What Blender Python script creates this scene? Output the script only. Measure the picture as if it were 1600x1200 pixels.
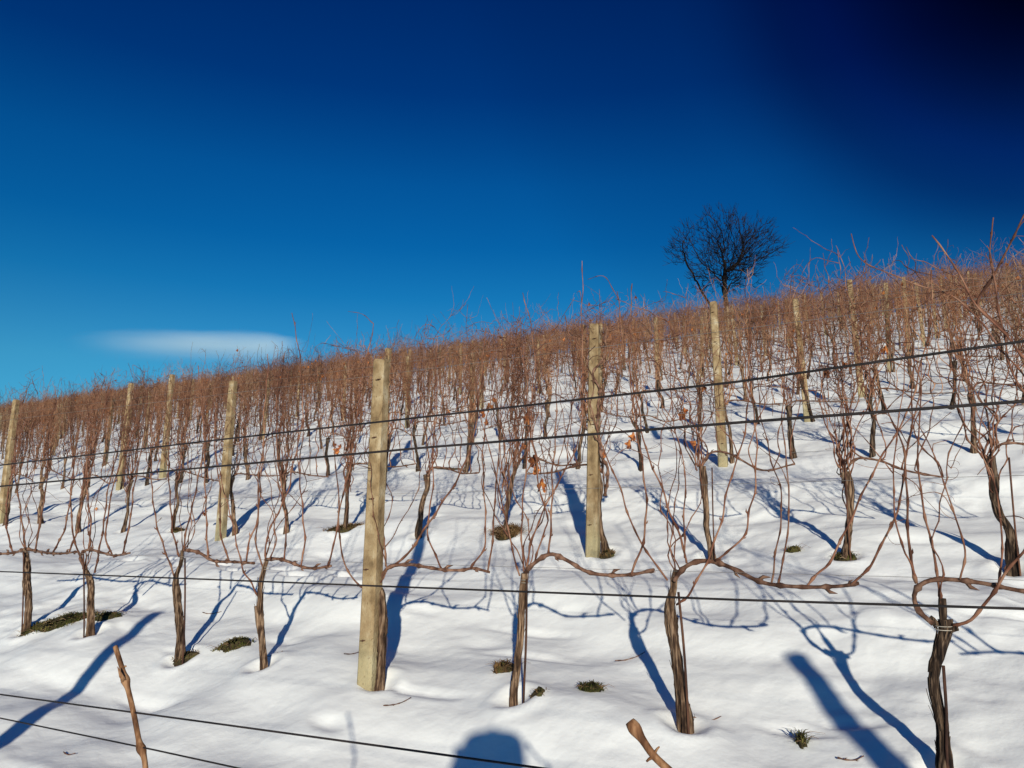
import bpy, math, random
import numpy as np
from mathutils import Vector

# ------------------------------------------------------------------ scene, camera, sky, sun, exposure
for o in list(bpy.data.objects): bpy.data.objects.remove(o)
sc = bpy.context.scene
COL = sc.collection
F, PITCH, CZ, SL = 1200.0, math.radians(10.5), 1.66, 0.29      # focal length (px of the 1600 px photo), pitch, eye height, slope
GV = np.array([.5, .8660254]); RV = np.array([-.8660254, .5])  # upslope direction, row direction (to the left)
ROT = math.radians(-30)                                        # local x = along the row to the right, local y = upslope
ROW1, STEP = 3.1, 2.45

cam_d = bpy.data.cameras.new('camera'); cam = bpy.data.objects.new('camera', cam_d); COL.objects.link(cam)
cam_d.sensor_width = 36; cam_d.lens = 36 * F / 1600; cam_d.clip_start = .02; cam_d.clip_end = 8000
cam.location = (0, 0, CZ); cam.rotation_euler = (math.radians(90) + PITCH, 0, 0)
sc.camera = cam
sc.render.engine = 'CYCLES'
sc.view_settings.view_transform = 'Standard'; sc.view_settings.look = 'None'
sc.view_settings.exposure = 0.0; sc.view_settings.gamma = 1; sc.view_settings.use_curve_mapping = False

LDIR = Vector((-.030, .965, -.2604)).normalized()              # the way sunlight travels
sun_d = bpy.data.lights.new('sun', 'SUN'); sun = bpy.data.objects.new('sun', sun_d); COL.objects.link(sun)
sun_d.energy = 4.6; sun_d.angle = math.radians(.8); sun_d.color = (1, .93, .77)
sun.rotation_euler = LDIR.to_track_quat('-Z', 'Y').to_euler(); sun.location = (0, -20, 12)

world = bpy.data.worlds.new('World'); sc.world = world; world.use_nodes = True
wn = world.node_tree.nodes; wl = world.node_tree.links
for n in list(wn): wn.remove(n)
def wnode(t, **k):
    n = wn.new(t)
    for a, b in k.items(): setattr(n, a, b)
    return n
wout = wnode('ShaderNodeOutputWorld'); wbg = wnode('ShaderNodeBackground')
sky = wnode('ShaderNodeTexSky', sky_type='NISHITA', sun_disc=False)
sky.sun_elevation = math.radians(15.1); sky.sun_rotation = math.pi - .03
sky.altitude = 300; sky.air_density = 1.0; sky.dust_density = .3; sky.ozone_density = 3.0
wbg.inputs['Strength'].default_value = .10
wtc = wnode('ShaderNodeTexCoord')
def wmath(op, a, b=None):
    n = wnode('ShaderNodeMath', operation=op)
    if op == 'MULTIPLY_ADD': n.inputs[2].default_value = .5
    for i, v in enumerate((a, b)):
        if v is None: continue
        if isinstance(v, (int, float)): n.inputs[i].default_value = v
        else: wl.new(v, n.inputs[i])
    return n.outputs[0]
def wdot(v):
    n = wnode('ShaderNodeVectorMath', operation='DOT_PRODUCT'); wl.new(wtc.outputs['Generated'], n.inputs[0]); n.inputs[1].default_value = v
    return n.outputs['Value']
def wramp(fac, stops):
    n = wnode('ShaderNodeValToRGB'); n.color_ramp.interpolation = 'LINEAR'
    el = n.color_ramp.elements
    while len(el) < len(stops): el.new(.5)
    for e, (p, c) in zip(el, stops): e.position = p; e.color = (*c, 1)
    wl.new(fac, n.inputs[0]); return n.outputs[0]
def wmul(a, b):
    n = wnode('ShaderNodeVectorMath', operation='MULTIPLY'); wl.new(a, n.inputs[0])
    if isinstance(b, tuple): n.inputs[1].default_value = b
    else: wl.new(b, n.inputs[1])
    return n.outputs[0]
# the deep winter sky: darker and bluer with height, lens vignetting painted in at upper right
SKY_T = wramp(wdot((0, 0, 1)), [(0.0, (.10, .60, .95)), (.12, (.20, .76, .95)), (.19, (.19, .76, .92)), (.287, (.045, .57, .86)), (.35, (.014, .46, .82)), (.42, (.008, .40, .79)), (.516, (.0, .215, .60)), (.60, (.0, .165, .53)), (1.0, (.0, .12, .42))])
SKY_B = wramp(wdot((.538, .6045, .5877)), [(0.0, (1, 1, 1)), (.70, (1, 1, 1)), (.80, (.97, .97, .98)), (.84, (.87, .87, .90)), (.92, (.74, .74, .81)), (.935, (.62, .62, .72)), (.956, (.30, .30, .46)), (.970, (.21, .21, .42)), (.985, (.085, .085, .18)), (.997, (.005, .005, .02))])
# the half of the sky on the sun's side is plain blue too
SKY_S = wramp(wmath('MULTIPLY_ADD', wdot((0, 1, 0)), .5), [(0.0, (.35, .70, 1.0)), (.45, (.45, .85, 1.05)), (.62, (1, 1, 1)), (1.0, (1, 1, 1))])
skycol = wmul(wmul(wmul(sky.outputs[0], SKY_T), SKY_B), SKY_S)
wl.new(skycol, wbg.inputs['Color']); wl.new(wbg.outputs[0], wout.inputs['Surface'])

# ------------------------------------------------------------------ geometry helpers
cp, sp = math.cos(PITCH), math.sin(PITCH)
def ray(px, py):
    a = (px - 800) / F; b = -(py - 600) / F
    return np.array([a, cp - b * sp, sp + b * cp])
def on_row(px, py, v):                     # photo pixel -> point in the upright plane of a row (v metres upslope)
    d = ray(px, py); t = v / (d[:2] @ GV)
    return d * t + np.array([0, 0, CZ])
def uv2xy(u, v): return RV * u + GV * v

def hash2(ix, iy, seed):
    n = (ix * 374761393 + iy * 668265263 + seed * 974634777) & 0xffffffff
    n = ((n ^ (n >> 13)) * 1274126177) & 0xffffffff
    return ((n ^ (n >> 16)) & 0xffff) / 65535.0 * 2 - 1
def vnoise(x, y, seed=0):
    x = np.asarray(x, float); y = np.asarray(y, float)
    ix = np.floor(x).astype(np.int64); iy = np.floor(y).astype(np.int64)
    fx = x - ix; fy = y - iy; fx = fx**3 * (fx * (fx * 6 - 15) + 10); fy = fy**3 * (fy * (fy * 6 - 15) + 10)
    a = hash2(ix, iy, seed); b = hash2(ix + 1, iy, seed); c = hash2(ix, iy + 1, seed); d = hash2(ix + 1, iy + 1, seed)
    return (a * (1 - fx) + b * fx) * (1 - fy) + (c * (1 - fx) + d * fx) * fy
RIDGE = 54.0
DENTS = []
_rd = random.Random(7)
for k in range(90):                         # old footprints and dimples, drifted over
    v = _rd.uniform(1.6, 9.5); u = _rd.uniform(-.3 * v - .5, 2.1 * v)
    DENTS.append((u, v, _rd.uniform(.08, .30), _rd.uniform(.03, .06), _rd.uniform(.008, .022)))
for k in range(9):                          # a line of prints walking along between two rows
    DENTS.append((3.6 + k * .36, 4.25 + (k % 2) * .16 + .02 * k, .12, .055, .045))
TRUNKS = []                                 # (u, v, radius) hollows melted round the trunks
def ground(x, y):
    x = np.asarray(x, float); y = np.asarray(y, float)
    u = x * RV[0] + y * RV[1]; v = x * GV[0] + y * GV[1]
    k = 6.0
    base = SL * v - np.where(v > RIDGE - 12, .012 * np.maximum(v - RIDGE + 12, 0)**2, 0)
    base = np.maximum(base, SL * RIDGE - 60 - .0 * v) if False else base
    base = np.where(v > RIDGE + 25, SL * (RIDGE + 25) - .012 * 37**2 - .6 * (v - RIDGE - 25), base)
    h = .042 * np.sin(2 * math.pi * (v - ROW1 - .35) / STEP) + .025 * np.sin(2 * math.pi * 2 * (v - ROW1) / STEP + 1.2 + .5 * vnoise(u * .3, v * .3, 3))
    a = math.radians(25); p = u * math.cos(a) + v * math.sin(a); q = -u * math.sin(a) + v * math.cos(a)
    h = h + .042 * vnoise(p * .8, q * 1.9, 11) + .027 * vnoise(u * 1.3 + 9, v * 3.3, 5) + .012 * vnoise(u * 3.1, v * 5.2, 21)
    h = h + .016 * vnoise(u * 2.3 + 31, v * 2.9, 71); pm = np.clip(vnoise(u * .7 + 4, v * 1.1, 51) + .35, 0, 1)
    h = h + .011 * pm * vnoise(u * 7.5, v * 9, 33) + .005 * pm * vnoise(u * 16, v * 18, 35) + .0015 * vnoise(u * 31, v * 34, 37) - .03 * np.exp(-((v - ROW1 - .62 - .12 * vnoise(u * .9, u * 0 + 2.2, 61)) / .09)**2) * np.clip(vnoise(u * .6, u * 0 + 7.7, 62) + .3, 0, 1)
    fade = 1 / (1 + (np.maximum(v, 0) / 40)**2)
    h = h * (.5 + .5 * fade)
    if x.size > 1:
        for (du, dv, ru, rv_, dp) in DENTS:
            m = (np.abs(u - du) < ru * 3) & (np.abs(v - dv) < rv_ * 3)
            if m.any():
                e = ((u[m] - du) / ru)**2 + ((v[m] - dv) / rv_)**2
                h[m] += -dp * np.exp(-e) + dp * .18 * np.exp(-((np.sqrt(e) - 1.5) / .55)**2)
        for (du, dv, r_) in TRUNKS:
            m = (np.abs(u - du) < r_ * 4) & (np.abs(v - dv) < r_ * 4)
            if m.any():
                e = (((u[m] - du))**2 + ((v[m] - dv))**2) / r_**2
                h[m] += -.035 * np.exp(-e) + .012 * np.exp(-((np.sqrt(e) - 1.9) / .6)**2)
    return base + h
def gz(xy): return float(ground(np.array(xy[0]), np.array(xy[1])))
def hit(px, py):                            # photo pixel -> point on the snow
    d = ray(px, py); lo = .5
    for t in np.arange(1.0, 60, .02):
        P = d * t
        if P[2] + CZ < gz(P): return np.array([P[0], P[1], gz(P)])
    return None

class MB:                                   # collects tubes and patches, links them as ONE mesh object
    def __init__(s): s.v = []; s.q = []; s.t = []; s.n = 0
    def add(s, v, q=None, t=None):
        v = np.asarray(v, float)
        if q is not None and len(q): s.q.append(np.asarray(q, np.int64) + s.n)
        if t is not None and len(t): s.t.append(np.asarray(t, np.int64) + s.n)
        s.v.append(v); s.n += len(v)
    def tube(s, P, R, sides=5, cap=True, ridge=0, seed=0, twist=0.0):
        P = np.asarray(P, float); n = len(P); R = np.broadcast_to(np.asarray(R, float), (n,))
        T = np.gradient(P, axis=0); T /= np.linalg.norm(T, axis=1)[:, None] + 1e-9
        ref = np.array([.31, .95, .05]) if abs(T.mean(0)[2]) > .5 else np.array([.05, .1, 1.0])
        A = np.cross(T, ref); bad = np.linalg.norm(A, axis=1) < .08; A[bad] = np.cross(T[bad] + np.array([1e-4, 0, 0]), np.array([.8, .5, -.3])); A /= np.linalg.norm(A, axis=1)[:, None] + 1e-9
        B = np.cross(T, A)
        th = np.linspace(0, 2 * math.pi, sides, endpoint=False)
        rr = np.ones((n, sides))
        if ridge:
            tt = np.arange(n)[:, None] * .35
            rr += ridge * vnoise(np.cos(th)[None] * 2.6 + seed + tt * .12, np.sin(th)[None] * 2.6 + tt * .45, seed) + ridge * .6 * vnoise(np.cos(th)[None] * 6 + seed, np.sin(th)[None] * 6 + tt * .3, seed + 5)
        th = th[None] + twist * np.arange(n)[:, None]
        V = P[:, None] + (A[:, None] * np.cos(th)[..., None] + B[:, None] * np.sin(th)[..., None]) * (R[:, None] * rr)[..., None]
        V = V.reshape(-1, 3)
        i = np.arange(n - 1)[:, None] * sides; j = np.arange(sides)[None]; j2 = (j + 1) % sides
        Q = np.stack([i + j, i + j2, i + sides + j2, i + sides + j], -1).reshape(-1, 4)
        tris = []
        if cap:
            V = np.vstack([V, P[:1], P[-1:]]); a = n * sides
            for k in range(sides):
                k2 = (k + 1) % sides
                tris.append((a, k2, k)); tris.append((a + 1, (n - 1) * sides + k, (n - 1) * sides + k2))
        s.add(V, Q, tris)
    def data(s):
        v = np.vstack(s.v) if s.v else np.zeros((0, 3))
        q = np.vstack(s.q) if s.q else np.zeros((0, 4), np.int64); t = np.vstack(s.t) if s.t else np.zeros((0, 3), np.int64)
        return v, q, t
    def mesh(s, name, mat, smooth=True):
        return mesh_from(name, *s.data(), mat, smooth)
    def build(s, name, mat, parent=None, smooth=True, offset=None):
        v, q, t = s.data()
        if offset is not None: v = v - np.asarray(offset)
        o = bpy.data.objects.new(name, mesh_from(name, v, q, t, mat, smooth)); COL.objects.link(o)
        if parent is not None: o.parent = parent
        return o
def mesh_from(name, v, q, t, mat, smooth=True, midx=None):
    me = bpy.data.meshes.new(name)
    loops = np.concatenate([q.ravel(), t.ravel()]).astype(np.int32)
    starts = np.concatenate([np.arange(len(q)) * 4, len(q) * 4 + np.arange(len(t)) * 3]).astype(np.int32)
    me.vertices.add(len(v)); me.vertices.foreach_set('co', v.astype(np.float32).ravel())
    me.loops.add(len(loops)); me.loops.foreach_set('vertex_index', loops)
    me.polygons.add(len(starts)); me.polygons.foreach_set('loop_start', starts)
    me.polygons.foreach_set('use_smooth', np.full(len(starts), smooth))
    for m in (mat if isinstance(mat, (list, tuple)) else [mat]): me.materials.append(m)
    if midx is not None: me.polygons.foreach_set('material_index', midx.astype(np.int32))
    me.update(calc_edges=True); me.validate()
    return me
def crspline(P, step):                      # Catmull-Rom through the points, resampled evenly
    P = np.asarray(P, float)
    if len(P) == 2: P = np.array([P[0], (P[0] + P[1]) / 2, P[1]])
    Q = np.vstack([2 * P[0] - P[1], P, 2 * P[-1] - P[-2]]); out = []
    for i in range(1, len(Q) - 2):
        t = np.linspace(0, 1, 9)[:-1, None]; a, b, c, d = Q[i - 1:i + 3]
        out.append(.5 * (2 * b + (c - a) * t + (2 * a - 5 * b + 4 * c - d) * t**2 + (3 * b - a - 3 * c + d) * t**3))
    C = np.vstack(out + [P[-1:]]); L = np.concatenate([[0], np.cumsum(np.linalg.norm(np.diff(C, axis=0), axis=1))])
    n = max(3, int(L[-1] / step) + 1); s = np.linspace(0, L[-1], n)
    return np.stack([np.interp(s, L, C[:, k]) for k in range(3)], 1), s
def cane(mb, P, r0, r1, rng, sides=6, node=.085, step=.022, zig=.004, wob=0.0):   # a jointed vine cane with swollen nodes and buds
    C, s = crspline(P, step); L = s[-1] + 1e-6
    R = r0 + (r1 - r0) * (s / L)**.9
    ph = rng.uniform(0, node); d = np.abs(((s - ph + node / 2) % node) - node / 2)
    R = R * (1 + .80 * np.exp(-(d / .009)**2))
    k = np.floor((s - ph) / node + .5); z = np.where(k % 2 == 0, 1, -1) * np.cos((s - ph) / node * math.pi)
    ax = np.array([rng.uniform(-1, 1), rng.uniform(-1, 1), 0]); ax /= np.linalg.norm(ax)
    tri = (2 / math.pi) * np.arcsin(np.clip(np.cos((s - ph) / node * math.pi), -1, 1))
    if wob:
        sd = rng.uniform(0, 90); en = np.minimum(1, s / .12)[:, None]; C = C + en * wob * np.stack([vnoise(s * 4.5, s * 0 + sd, 3) + .6 * vnoise(s * 11, s * 0 + sd, 4), vnoise(s * 4.5, s * 0 + sd + 9, 5), 0 * s], 1)
    C = C + ax[None] * (tri * zig * np.minimum(1, np.minimum(s, L - s) / .05))[:, None]
    mb.tube(C, R, sides)
    # buds
    sg = 1
    for x in np.arange(ph + node, L - .02, node):
        i = min(int(x / L * (len(s) - 1)), len(s) - 2); T = C[i + 1] - C[i]; T /= np.linalg.norm(T) + 1e-9
        if rng.random() < .6:
            sd = np.cross(T, [ax[1], -ax[0], .2]); sd /= np.linalg.norm(sd) + 1e-9; sg = -sg
            b0 = C[i] + sd * sg * R[i] * .5
            mb.tube([b0, b0 + (sd * sg * .8 + T * .6) * R[i] * 1.5, b0 + (sd * sg * .8 + T * 1.4) * R[i] * 2.2], [R[i] * .65, R[i] * .6, R[i] * .08], 4)
    return C, s
def tendril(mb, p, rng, size=.08, sides=3, r=.0008):
    a = rng.uniform(0, 6.28); d = np.array([math.cos(a), math.sin(a) * .6, rng.uniform(-.2, .4)]); pts = [p]; cur = np.array(p, float)
    n = 12; tw = rng.uniform(-1, 1) * .55; ang = 0
    for k in range(n):
        ang += tw * (k / n) * 1.6; c, s_ = math.cos(ang), math.sin(ang)
        dd = np.array([d[0] * c - d[2] * s_, d[1], d[0] * s_ + d[2] * c]); cur = cur + dd * size / n * 1.6; pts.append(cur.copy())
    mb.tube(pts, np.linspace(r * 1.2, r * .6, len(pts)), sides, cap=False)

def tag(o, label, cat, group=None, kind=None):
    if label: o['label'] = label
    if cat: o['category'] = cat
    if group: o['group'] = group
    if kind: o['kind'] = kind
    return o
def empty(name, loc, rz=0):
    o = bpy.data.objects.new(name, None); COL.objects.link(o); o.location = loc; o.rotation_euler = (0, 0, rz); o.empty_display_size = .1
    return o

# ------------------------------------------------------------------ materials
def mat(name):
    m = bpy.data.materials.new(name); m.use_nodes = True
    nt = m.node_tree; return m, nt, nt.nodes['Principled BSDF']
def noise_col(name, cols, scale=(1, 1, 1), nscale=5, detail=6, rough=.85, bump=.3, bdist=.004, objvar=.0, bscale=None, spec=.2, stops=None):
    m, nt, b = mat(name); N = nt.nodes; L = nt.links
    tc = N.new('ShaderNodeTexCoord'); mp = N.new('ShaderNodeMapping'); mp.inputs['Scale'].default_value = scale; L.new(tc.outputs['Object'], mp.inputs[0])
    oi = N.new('ShaderNodeObjectInfo'); off = N.new('ShaderNodeVectorMath'); off.operation = 'SCALE'; off.inputs[0].default_value = (7, 13, 5); L.new(oi.outputs['Random'], off.inputs['Scale'])
    L.new(off.outputs[0], mp.inputs['Location'])
    nz = N.new('ShaderNodeTexNoise'); nz.inputs['Scale'].default_value = nscale; nz.inputs['Detail'].default_value = detail; L.new(mp.outputs[0], nz.inputs['Vector'])
    rp = N.new('ShaderNodeValToRGB'); el = rp.color_ramp.elements
    while len(el) < len(cols): el.new(.5)
    for i, (e, c) in enumerate(zip(el, cols)):
        e.position = stops[i] if stops else .37 + .26 * i / max(1, len(cols) - 1); e.color = (*c, 1)
    L.new(nz.outputs[0], rp.inputs[0]); col = rp.outputs[0]
    if objvar:
        mr = N.new('ShaderNodeMapRange'); mr.inputs[3].default_value = 1 - objvar; mr.inputs[4].default_value = 1 + objvar; L.new(oi.outputs['Random'], mr.inputs[0])
        mx = N.new('ShaderNodeVectorMath'); mx.operation = 'SCALE'; L.new(col, mx.inputs[0]); L.new(mr.outputs[0], mx.inputs['Scale']); col = mx.outputs[0]
    L.new(col, b.inputs['Base Color']); b.inputs['Roughness'].default_value = rough; b.inputs['Specular IOR Level'].default_value = spec
    if bump:
        n2 = nz
        if bscale:
            n2 = N.new('ShaderNodeTexNoise'); n2.inputs['Scale'].default_value = bscale; n2.inputs['Detail'].default_value = 5; L.new(mp.outputs[0], n2.inputs['Vector'])
        bp = N.new('ShaderNodeBump'); bp.inputs['Strength'].default_value = bump; bp.inputs['Distance'].default_value = bdist
        L.new(n2.outputs[0], bp.inputs['Height']); L.new(bp.outputs[0], b.inputs['Normal'])
    return m, nt, b, col
M = {}
M['bark'] = noise_col('vine_bark', [(.022, .012, .008), (.10, .058, .035), (.27, .18, .115)], (80, 80, 9), 1.0, 9, .95, 1.0, .008, .25)[0]
M['dark_bark'] = noise_col('dark_vine_bark', [(.008, .005, .004), (.038, .023, .015), (.15, .10, .066)], (80, 80, 9), 1.0, 9, .95, 1.0, .008, .15)[0]
M['arm'] = noise_col('old_cane', [(.055, .026, .017), (.125, .062, .040), (.22, .125, .085)], (30, 30, 30), 1.0, 6, .8, .7, .003, .2)[0]
M['cane'] = noise_col('red_brown_cane', [(.070, .027, .016), (.155, .064, .038), (.25, .13, .082)], (14, 14, 14), 1.0, 6, .75, .5, .002, .25)[0]
M['far_cane'] = noise_col('far_cane', [(.12, .047, .024), (.245, .108, .056), (.36, .20, .115)], (4, 4, 4), 1.0, 4, .75, 0, .001, .22)[0]
M['straw_cane'] = noise_col('straw_cane', [(.13, .070, .036), (.25, .15, .085), (.36, .24, .15)], (5, 5, 5), 1.0, 4, .75, 0, .001, .2)[0]
M['dark_cane'] = noise_col('dark_cane', [(.028, .013, .009), (.075, .032, .020), (.13, .065, .042)], (6, 6, 6), 1.0, 4, .75, 0, .001, .2)[0]
M['tan_cane'] = noise_col('pruned_cane', [(.075, .032, .015), (.19, .090, .042), (.34, .19, .10)], (90, 90, 14), 1.0, 9, .75, .8, .003, .1)[0]
M['tie'] = noise_col('cane_tie', [(.35, .30, .24), (.55, .50, .42)], (20, 20, 20), 1, 3, .8, 0)[0]
M['leaf'] = noise_col('dry_leaf', [(.09, .026, .012), (.27, .078, .024), (.44, .17, .045)], (40, 40, 40), 1.0, 5, .7, .5, .003, .35)[0]
M['wire'] = noise_col('old_wire', [(.10, .095, .09), (.20, .19, .18)], (8, 8, 8), 1, 3, .6, 0)[0]
M['black_wire'] = noise_col('tarred_wire', [(.010, .009, .010), (.028, .022, .022)], (15, 15, 15), 1, 3, .65, .2, .001)[0]
M['stake'] = noise_col('rusty_stake', [(.030, .014, .010), (.075, .032, .020), (.12, .055, .032)], (30, 30, 10), 1, 5, .75, .3, .002, .2)[0]
M['grass'] = noise_col('winter_grass', [(.032, .036, .008), (.075, .078, .016), (.16, .135, .04)], (9, 9, 9), 1, 4, .8, 0)[0]
M['dead_grass'] = noise_col('dead_grass', [(.07, .040, .018), (.16, .09, .035), (.26, .16, .07)], (9, 9, 9), 1, 4, .8, 0)[0]
M['soil'] = noise_col('wet_soil', [(.018, .014, .007), (.05, .038, .018), (.075, .07, .022)], (30, 30, 30), 1, 6, .95, .8, .01)[0]
M['tree'] = noise_col('tree_bark', [(.006, .005, .006), (.016, .013, .013), (.036, .028, .025)], (3, 3, 1), 1, 6, .95, 0, .02, spec=.02)[0]
# concrete: ochre, stained, with a greener foot
m, nt, b, col = noise_col('weathered_concrete', [(.13, .086, .044), (.265, .182, .095), (.355, .262, .148), (.48, .40, .27)], (12, 12, 9), 1.0, 12, .92, .9, .006, .10, bscale=9, stops=[.30, .45, .57, .70])
N, L = nt.nodes, nt.links
tc = N.new('ShaderNodeTexCoord'); sx = N.new('ShaderNodeSeparateXYZ'); L.new(tc.outputs['Object'], sx.inputs[0])
nz = N.new('ShaderNodeTexNoise'); nz.inputs['Scale'].default_value = 14; L.new(tc.outputs['Object'], nz.inputs['Vector'])
ad = N.new('ShaderNodeMath'); ad.operation = 'MULTIPLY_ADD'; L.new(nz.outputs[0], ad.inputs[0]); ad.inputs[1].default_value = .22; L.new(sx.outputs[2], ad.inputs[2])
mr = N.new('ShaderNodeMapRange'); mr.inputs[1].default_value = .22; mr.inputs[2].default_value = .38; mr.inputs[3].default_value = .75; mr.inputs[4].default_value = 0; L.new(ad.outputs[0], mr.inputs[0])
mx = N.new('ShaderNodeMix'); mx.data_type = 'RGBA'; L.new(mr.outputs[0], mx.inputs[0]); L.new(col, mx.inputs[6]); mx.inputs[7].default_value = (.40, .345, .20, 1)
n3 = N.new('ShaderNodeTexNoise'); n3.inputs['Scale'].default_value = 70; n3.inputs['Detail'].default_value = 3; L.new(tc.outputs['Object'], n3.inputs['Vector'])
m3 = N.new('ShaderNodeMapRange'); m3.inputs[1].default_value = .60; m3.inputs[2].default_value = .72; m3.inputs[3].default_value = 0; m3.inputs[4].default_value = .65; L.new(n3.outputs[0], m3.inputs[0])
mx2 = N.new('ShaderNodeMix'); mx2.data_type = 'RGBA'; L.new(m3.outputs[0], mx2.inputs[0]); L.new(mx.outputs[2], mx2.inputs[6]); mx2.inputs[7].default_value = (.16, .10, .045, 1)
L.new(mx2.outputs[2], b.inputs['Base Color']); M['concrete'] = m
# snow
m, nt, b = mat('snow'); N, L = nt.nodes, nt.links
b.inputs['Base Color'].default_value = (.87, .88, .865, 1); b.inputs['Roughness'].default_value = .55; b.inputs['Specular IOR Level'].default_value = .25
tc = N.new('ShaderNodeTexCoord')
n1 = N.new('ShaderNodeTexNoise'); n1.inputs['Scale'].default_value = 22; n1.inputs['Detail'].default_value = 7; L.new(tc.outputs['Object'], n1.inputs['Vector'])
n2 = N.new('ShaderNodeTexNoise'); n2.inputs['Scale'].default_value = 5; n2.inputs['Detail'].default_value = 4; L.new(tc.outputs['Object'], n2.inputs['Vector'])
b1 = N.new('ShaderNodeBump'); b1.inputs['Strength'].default_value = .30; b1.inputs['Distance'].default_value = .007; L.new(n1.outputs[0], b1.inputs['Height'])
b2 = N.new('ShaderNodeBump'); b2.inputs['Strength'].default_value = .35; b2.inputs['Distance'].default_value = .03; L.new(n2.outputs[0], b2.inputs['Height']); L.new(b1.outputs[0], b2.inputs['Normal'])
L.new(b2.outputs[0], b.inputs['Normal']); M['snow'] = m
def plain(name, c, rough=.7):
    m, nt, b = mat(name); b.inputs['Base Color'].default_value = (*c, 1); b.inputs['Roughness'].default_value = rough; return m

# ------------------------------------------------------------------ where things stand (u along the row to the left, v upslope)
R1 = [(1475, 1190), (1070, 1125), (805, 1100), (592, 1068), (410, 1043), (283, 1020), (140, 1000), (42, 990)]
R2 = [(1580, 880), (1320, 866), (1110, 859), (947, 852), (790, 836), (655, 838), (540, 828), (447, 830), (368, 826), (270, 828), (192, 827), (122, 827), (62, 820), (8, 824)]
def flat(px, py):
    d = ray(px, py); t = CZ / (SL * (d[:2] @ GV) - d[2]); P = d * t; return P[:2]
for (px, py) in R1 + R2:
    q = flat(px, py); TRUNKS.append((q @ RV, q @ GV, .06))

# ------------------------------------------------------------------ the snowy hillside: one sheet
def axis(pts):
    out = []
    for a, b, s in pts: out.append(np.arange(a, b, s))
    return np.concatenate(out + [np.array([pts[-1][1]])])
vv = axis([(-40, -6, 2), (-6, 1, .25), (1, 2, .06), (2, 4.4, .02), (4.4, 7, .03), (7, 11, .06), (11, 22, .15), (22, 70, .8), (70, 260, 10)])
uu = axis([(-120, -20, 8), (-20, -6, .7), (-6, -1.2, .1), (-1.2, 6.5, .022), (6.5, 14, .05), (14, 30, .15), (30, 70, .6), (70, 300, 6)])
U, V = np.meshgrid(uu, vv); X = RV[0] * U + GV[0] * V; Y = RV[1] * U + GV[1] * V; Z = ground(X, Y)
nu, nv = len(uu), len(vv)
i = np.arange(nv - 1)[:, None] * nu; j = np.arange(nu - 1)[None]
Q = np.stack([i + j, i + nu + j, i + nu + j + 1, i + j + 1], -1).reshape(-1, 4)
g = bpy.data.objects.new('snow_ground', mesh_from('snow_ground', np.stack([X.ravel(), Y.ravel(), Z.ravel()], 1), Q, np.zeros((0, 3), np.int64), M['snow'])); COL.objects.link(g)
g['kind'] = 'structure'

# ------------------------------------------------------------------ posts
def post_meshes(h, w, seed):
    rng = random.Random(seed); w2 = w / 2; c = .012; ring = [(-w2 + c, -w2), (w2 - c, -w2), (w2, -w2 + c), (w2, w2 - c), (w2 - c, w2), (-w2 + c, w2), (-w2, w2 - c), (-w2, -w2 + c)]
    mb = MB(); Vs = []; zs = list(np.linspace(-.35, h - .012, 14)) + [h]
    for k, z in enumerate(zs):
        s = 1.0 - .22 * max(0, z) / h
        if k == len(zs) - 1: s *= .80
        for (a, b_) in ring: Vs.append((a * s + rng.uniform(-.0012, .0012), b_ * s + rng.uniform(-.0012, .0012), z + (rng.uniform(-.004, .004) if k == len(zs) - 1 else 0)))
    n = len(zs); Qs = []
    for k in range(n - 1):
        for a in range(8): Qs.append((k * 8 + a, k * 8 + (a + 1) % 8, (k + 1) * 8 + (a + 1) % 8, (k + 1) * 8 + a))
    Vs.append((0, 0, h)); Ts = [(len(Vs) - 1, (n - 1) * 8 + a, (n - 1) * 8 + (a + 1) % 8) for a in range(8)]
    mb.add(Vs, Qs, Ts); body = mb.mesh('concrete_body', M['concrete'], smooth=False)
    holes = []
    for z in (.22, .58, .95, 1.28, h - .12):  # raised dark pegs and bent wire standing in for the post's shaded holes
        s = w2 * (1 - .22 * z / h); t = MB(); x = rng.uniform(-.012, .012)
        t.tube([(x, -s - .006, z), (x + .002, -s + .01, z)], .005, 6)
        t.tube([(x - .016, -s - .003, z - .002), (x, -s - .007, z), (x + .016, -s - .003, z + .002)], .0022, 5)
        holes.append(t.mesh('hole_peg', M['stake']))
    return body, holes
POSTM = [post_meshes(1.72, .092, k) for k in range(4)]
def post(xy, label, lean=(0, 0), near=True, kind=0, sz=1.0, group=None):
    o = empty('vineyard_post', (xy[0], xy[1], gz(xy)), ROT + .08); o.rotation_euler = (lean[0], lean[1], ROT + .08); o.scale = (sz, sz, sz)
    body, holes = POSTM[kind % 4]
    c = bpy.data.objects.new('concrete_body', body); COL.objects.link(c); c.parent = o
    if near:
        for h in holes: s = bpy.data.objects.new('hole_peg', h); COL.objects.link(s); s.parent = o
    return tag(o, label, 'post', group or 'concrete posts of the vineyard rows')
post(flat(575, 1070), 'thick ochre concrete post in the nearest row, tallest in the picture', (0, .012), kind=0, sz=.945)
post(flat(926, 855), 'ochre concrete post in the second row, dark cane running down its right edge', (0, .03), kind=1)
post(flat(345, 832), 'ochre concrete post in the second row with a vine stump bent away on its right', (0, .02), kind=2, sz=.97)
post(flat(0, 824), 'ochre concrete post of the second row at the left border of the picture', (0, .015), kind=3, sz=.98)
post(flat(1130, 727), 'ochre concrete post of the third row below the lone tree, pale green foot', (0, -.01), kind=3)
post(flat(1262, 655), 'slim ochre concrete post right of and beyond the post below the lone tree', (0, -.03), kind=2, sz=.95)
post(flat(1347, 627), 'twig-wrapped concrete post of the fifth row, second to the right of the lone tree', (0, -.02), kind=1)
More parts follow.
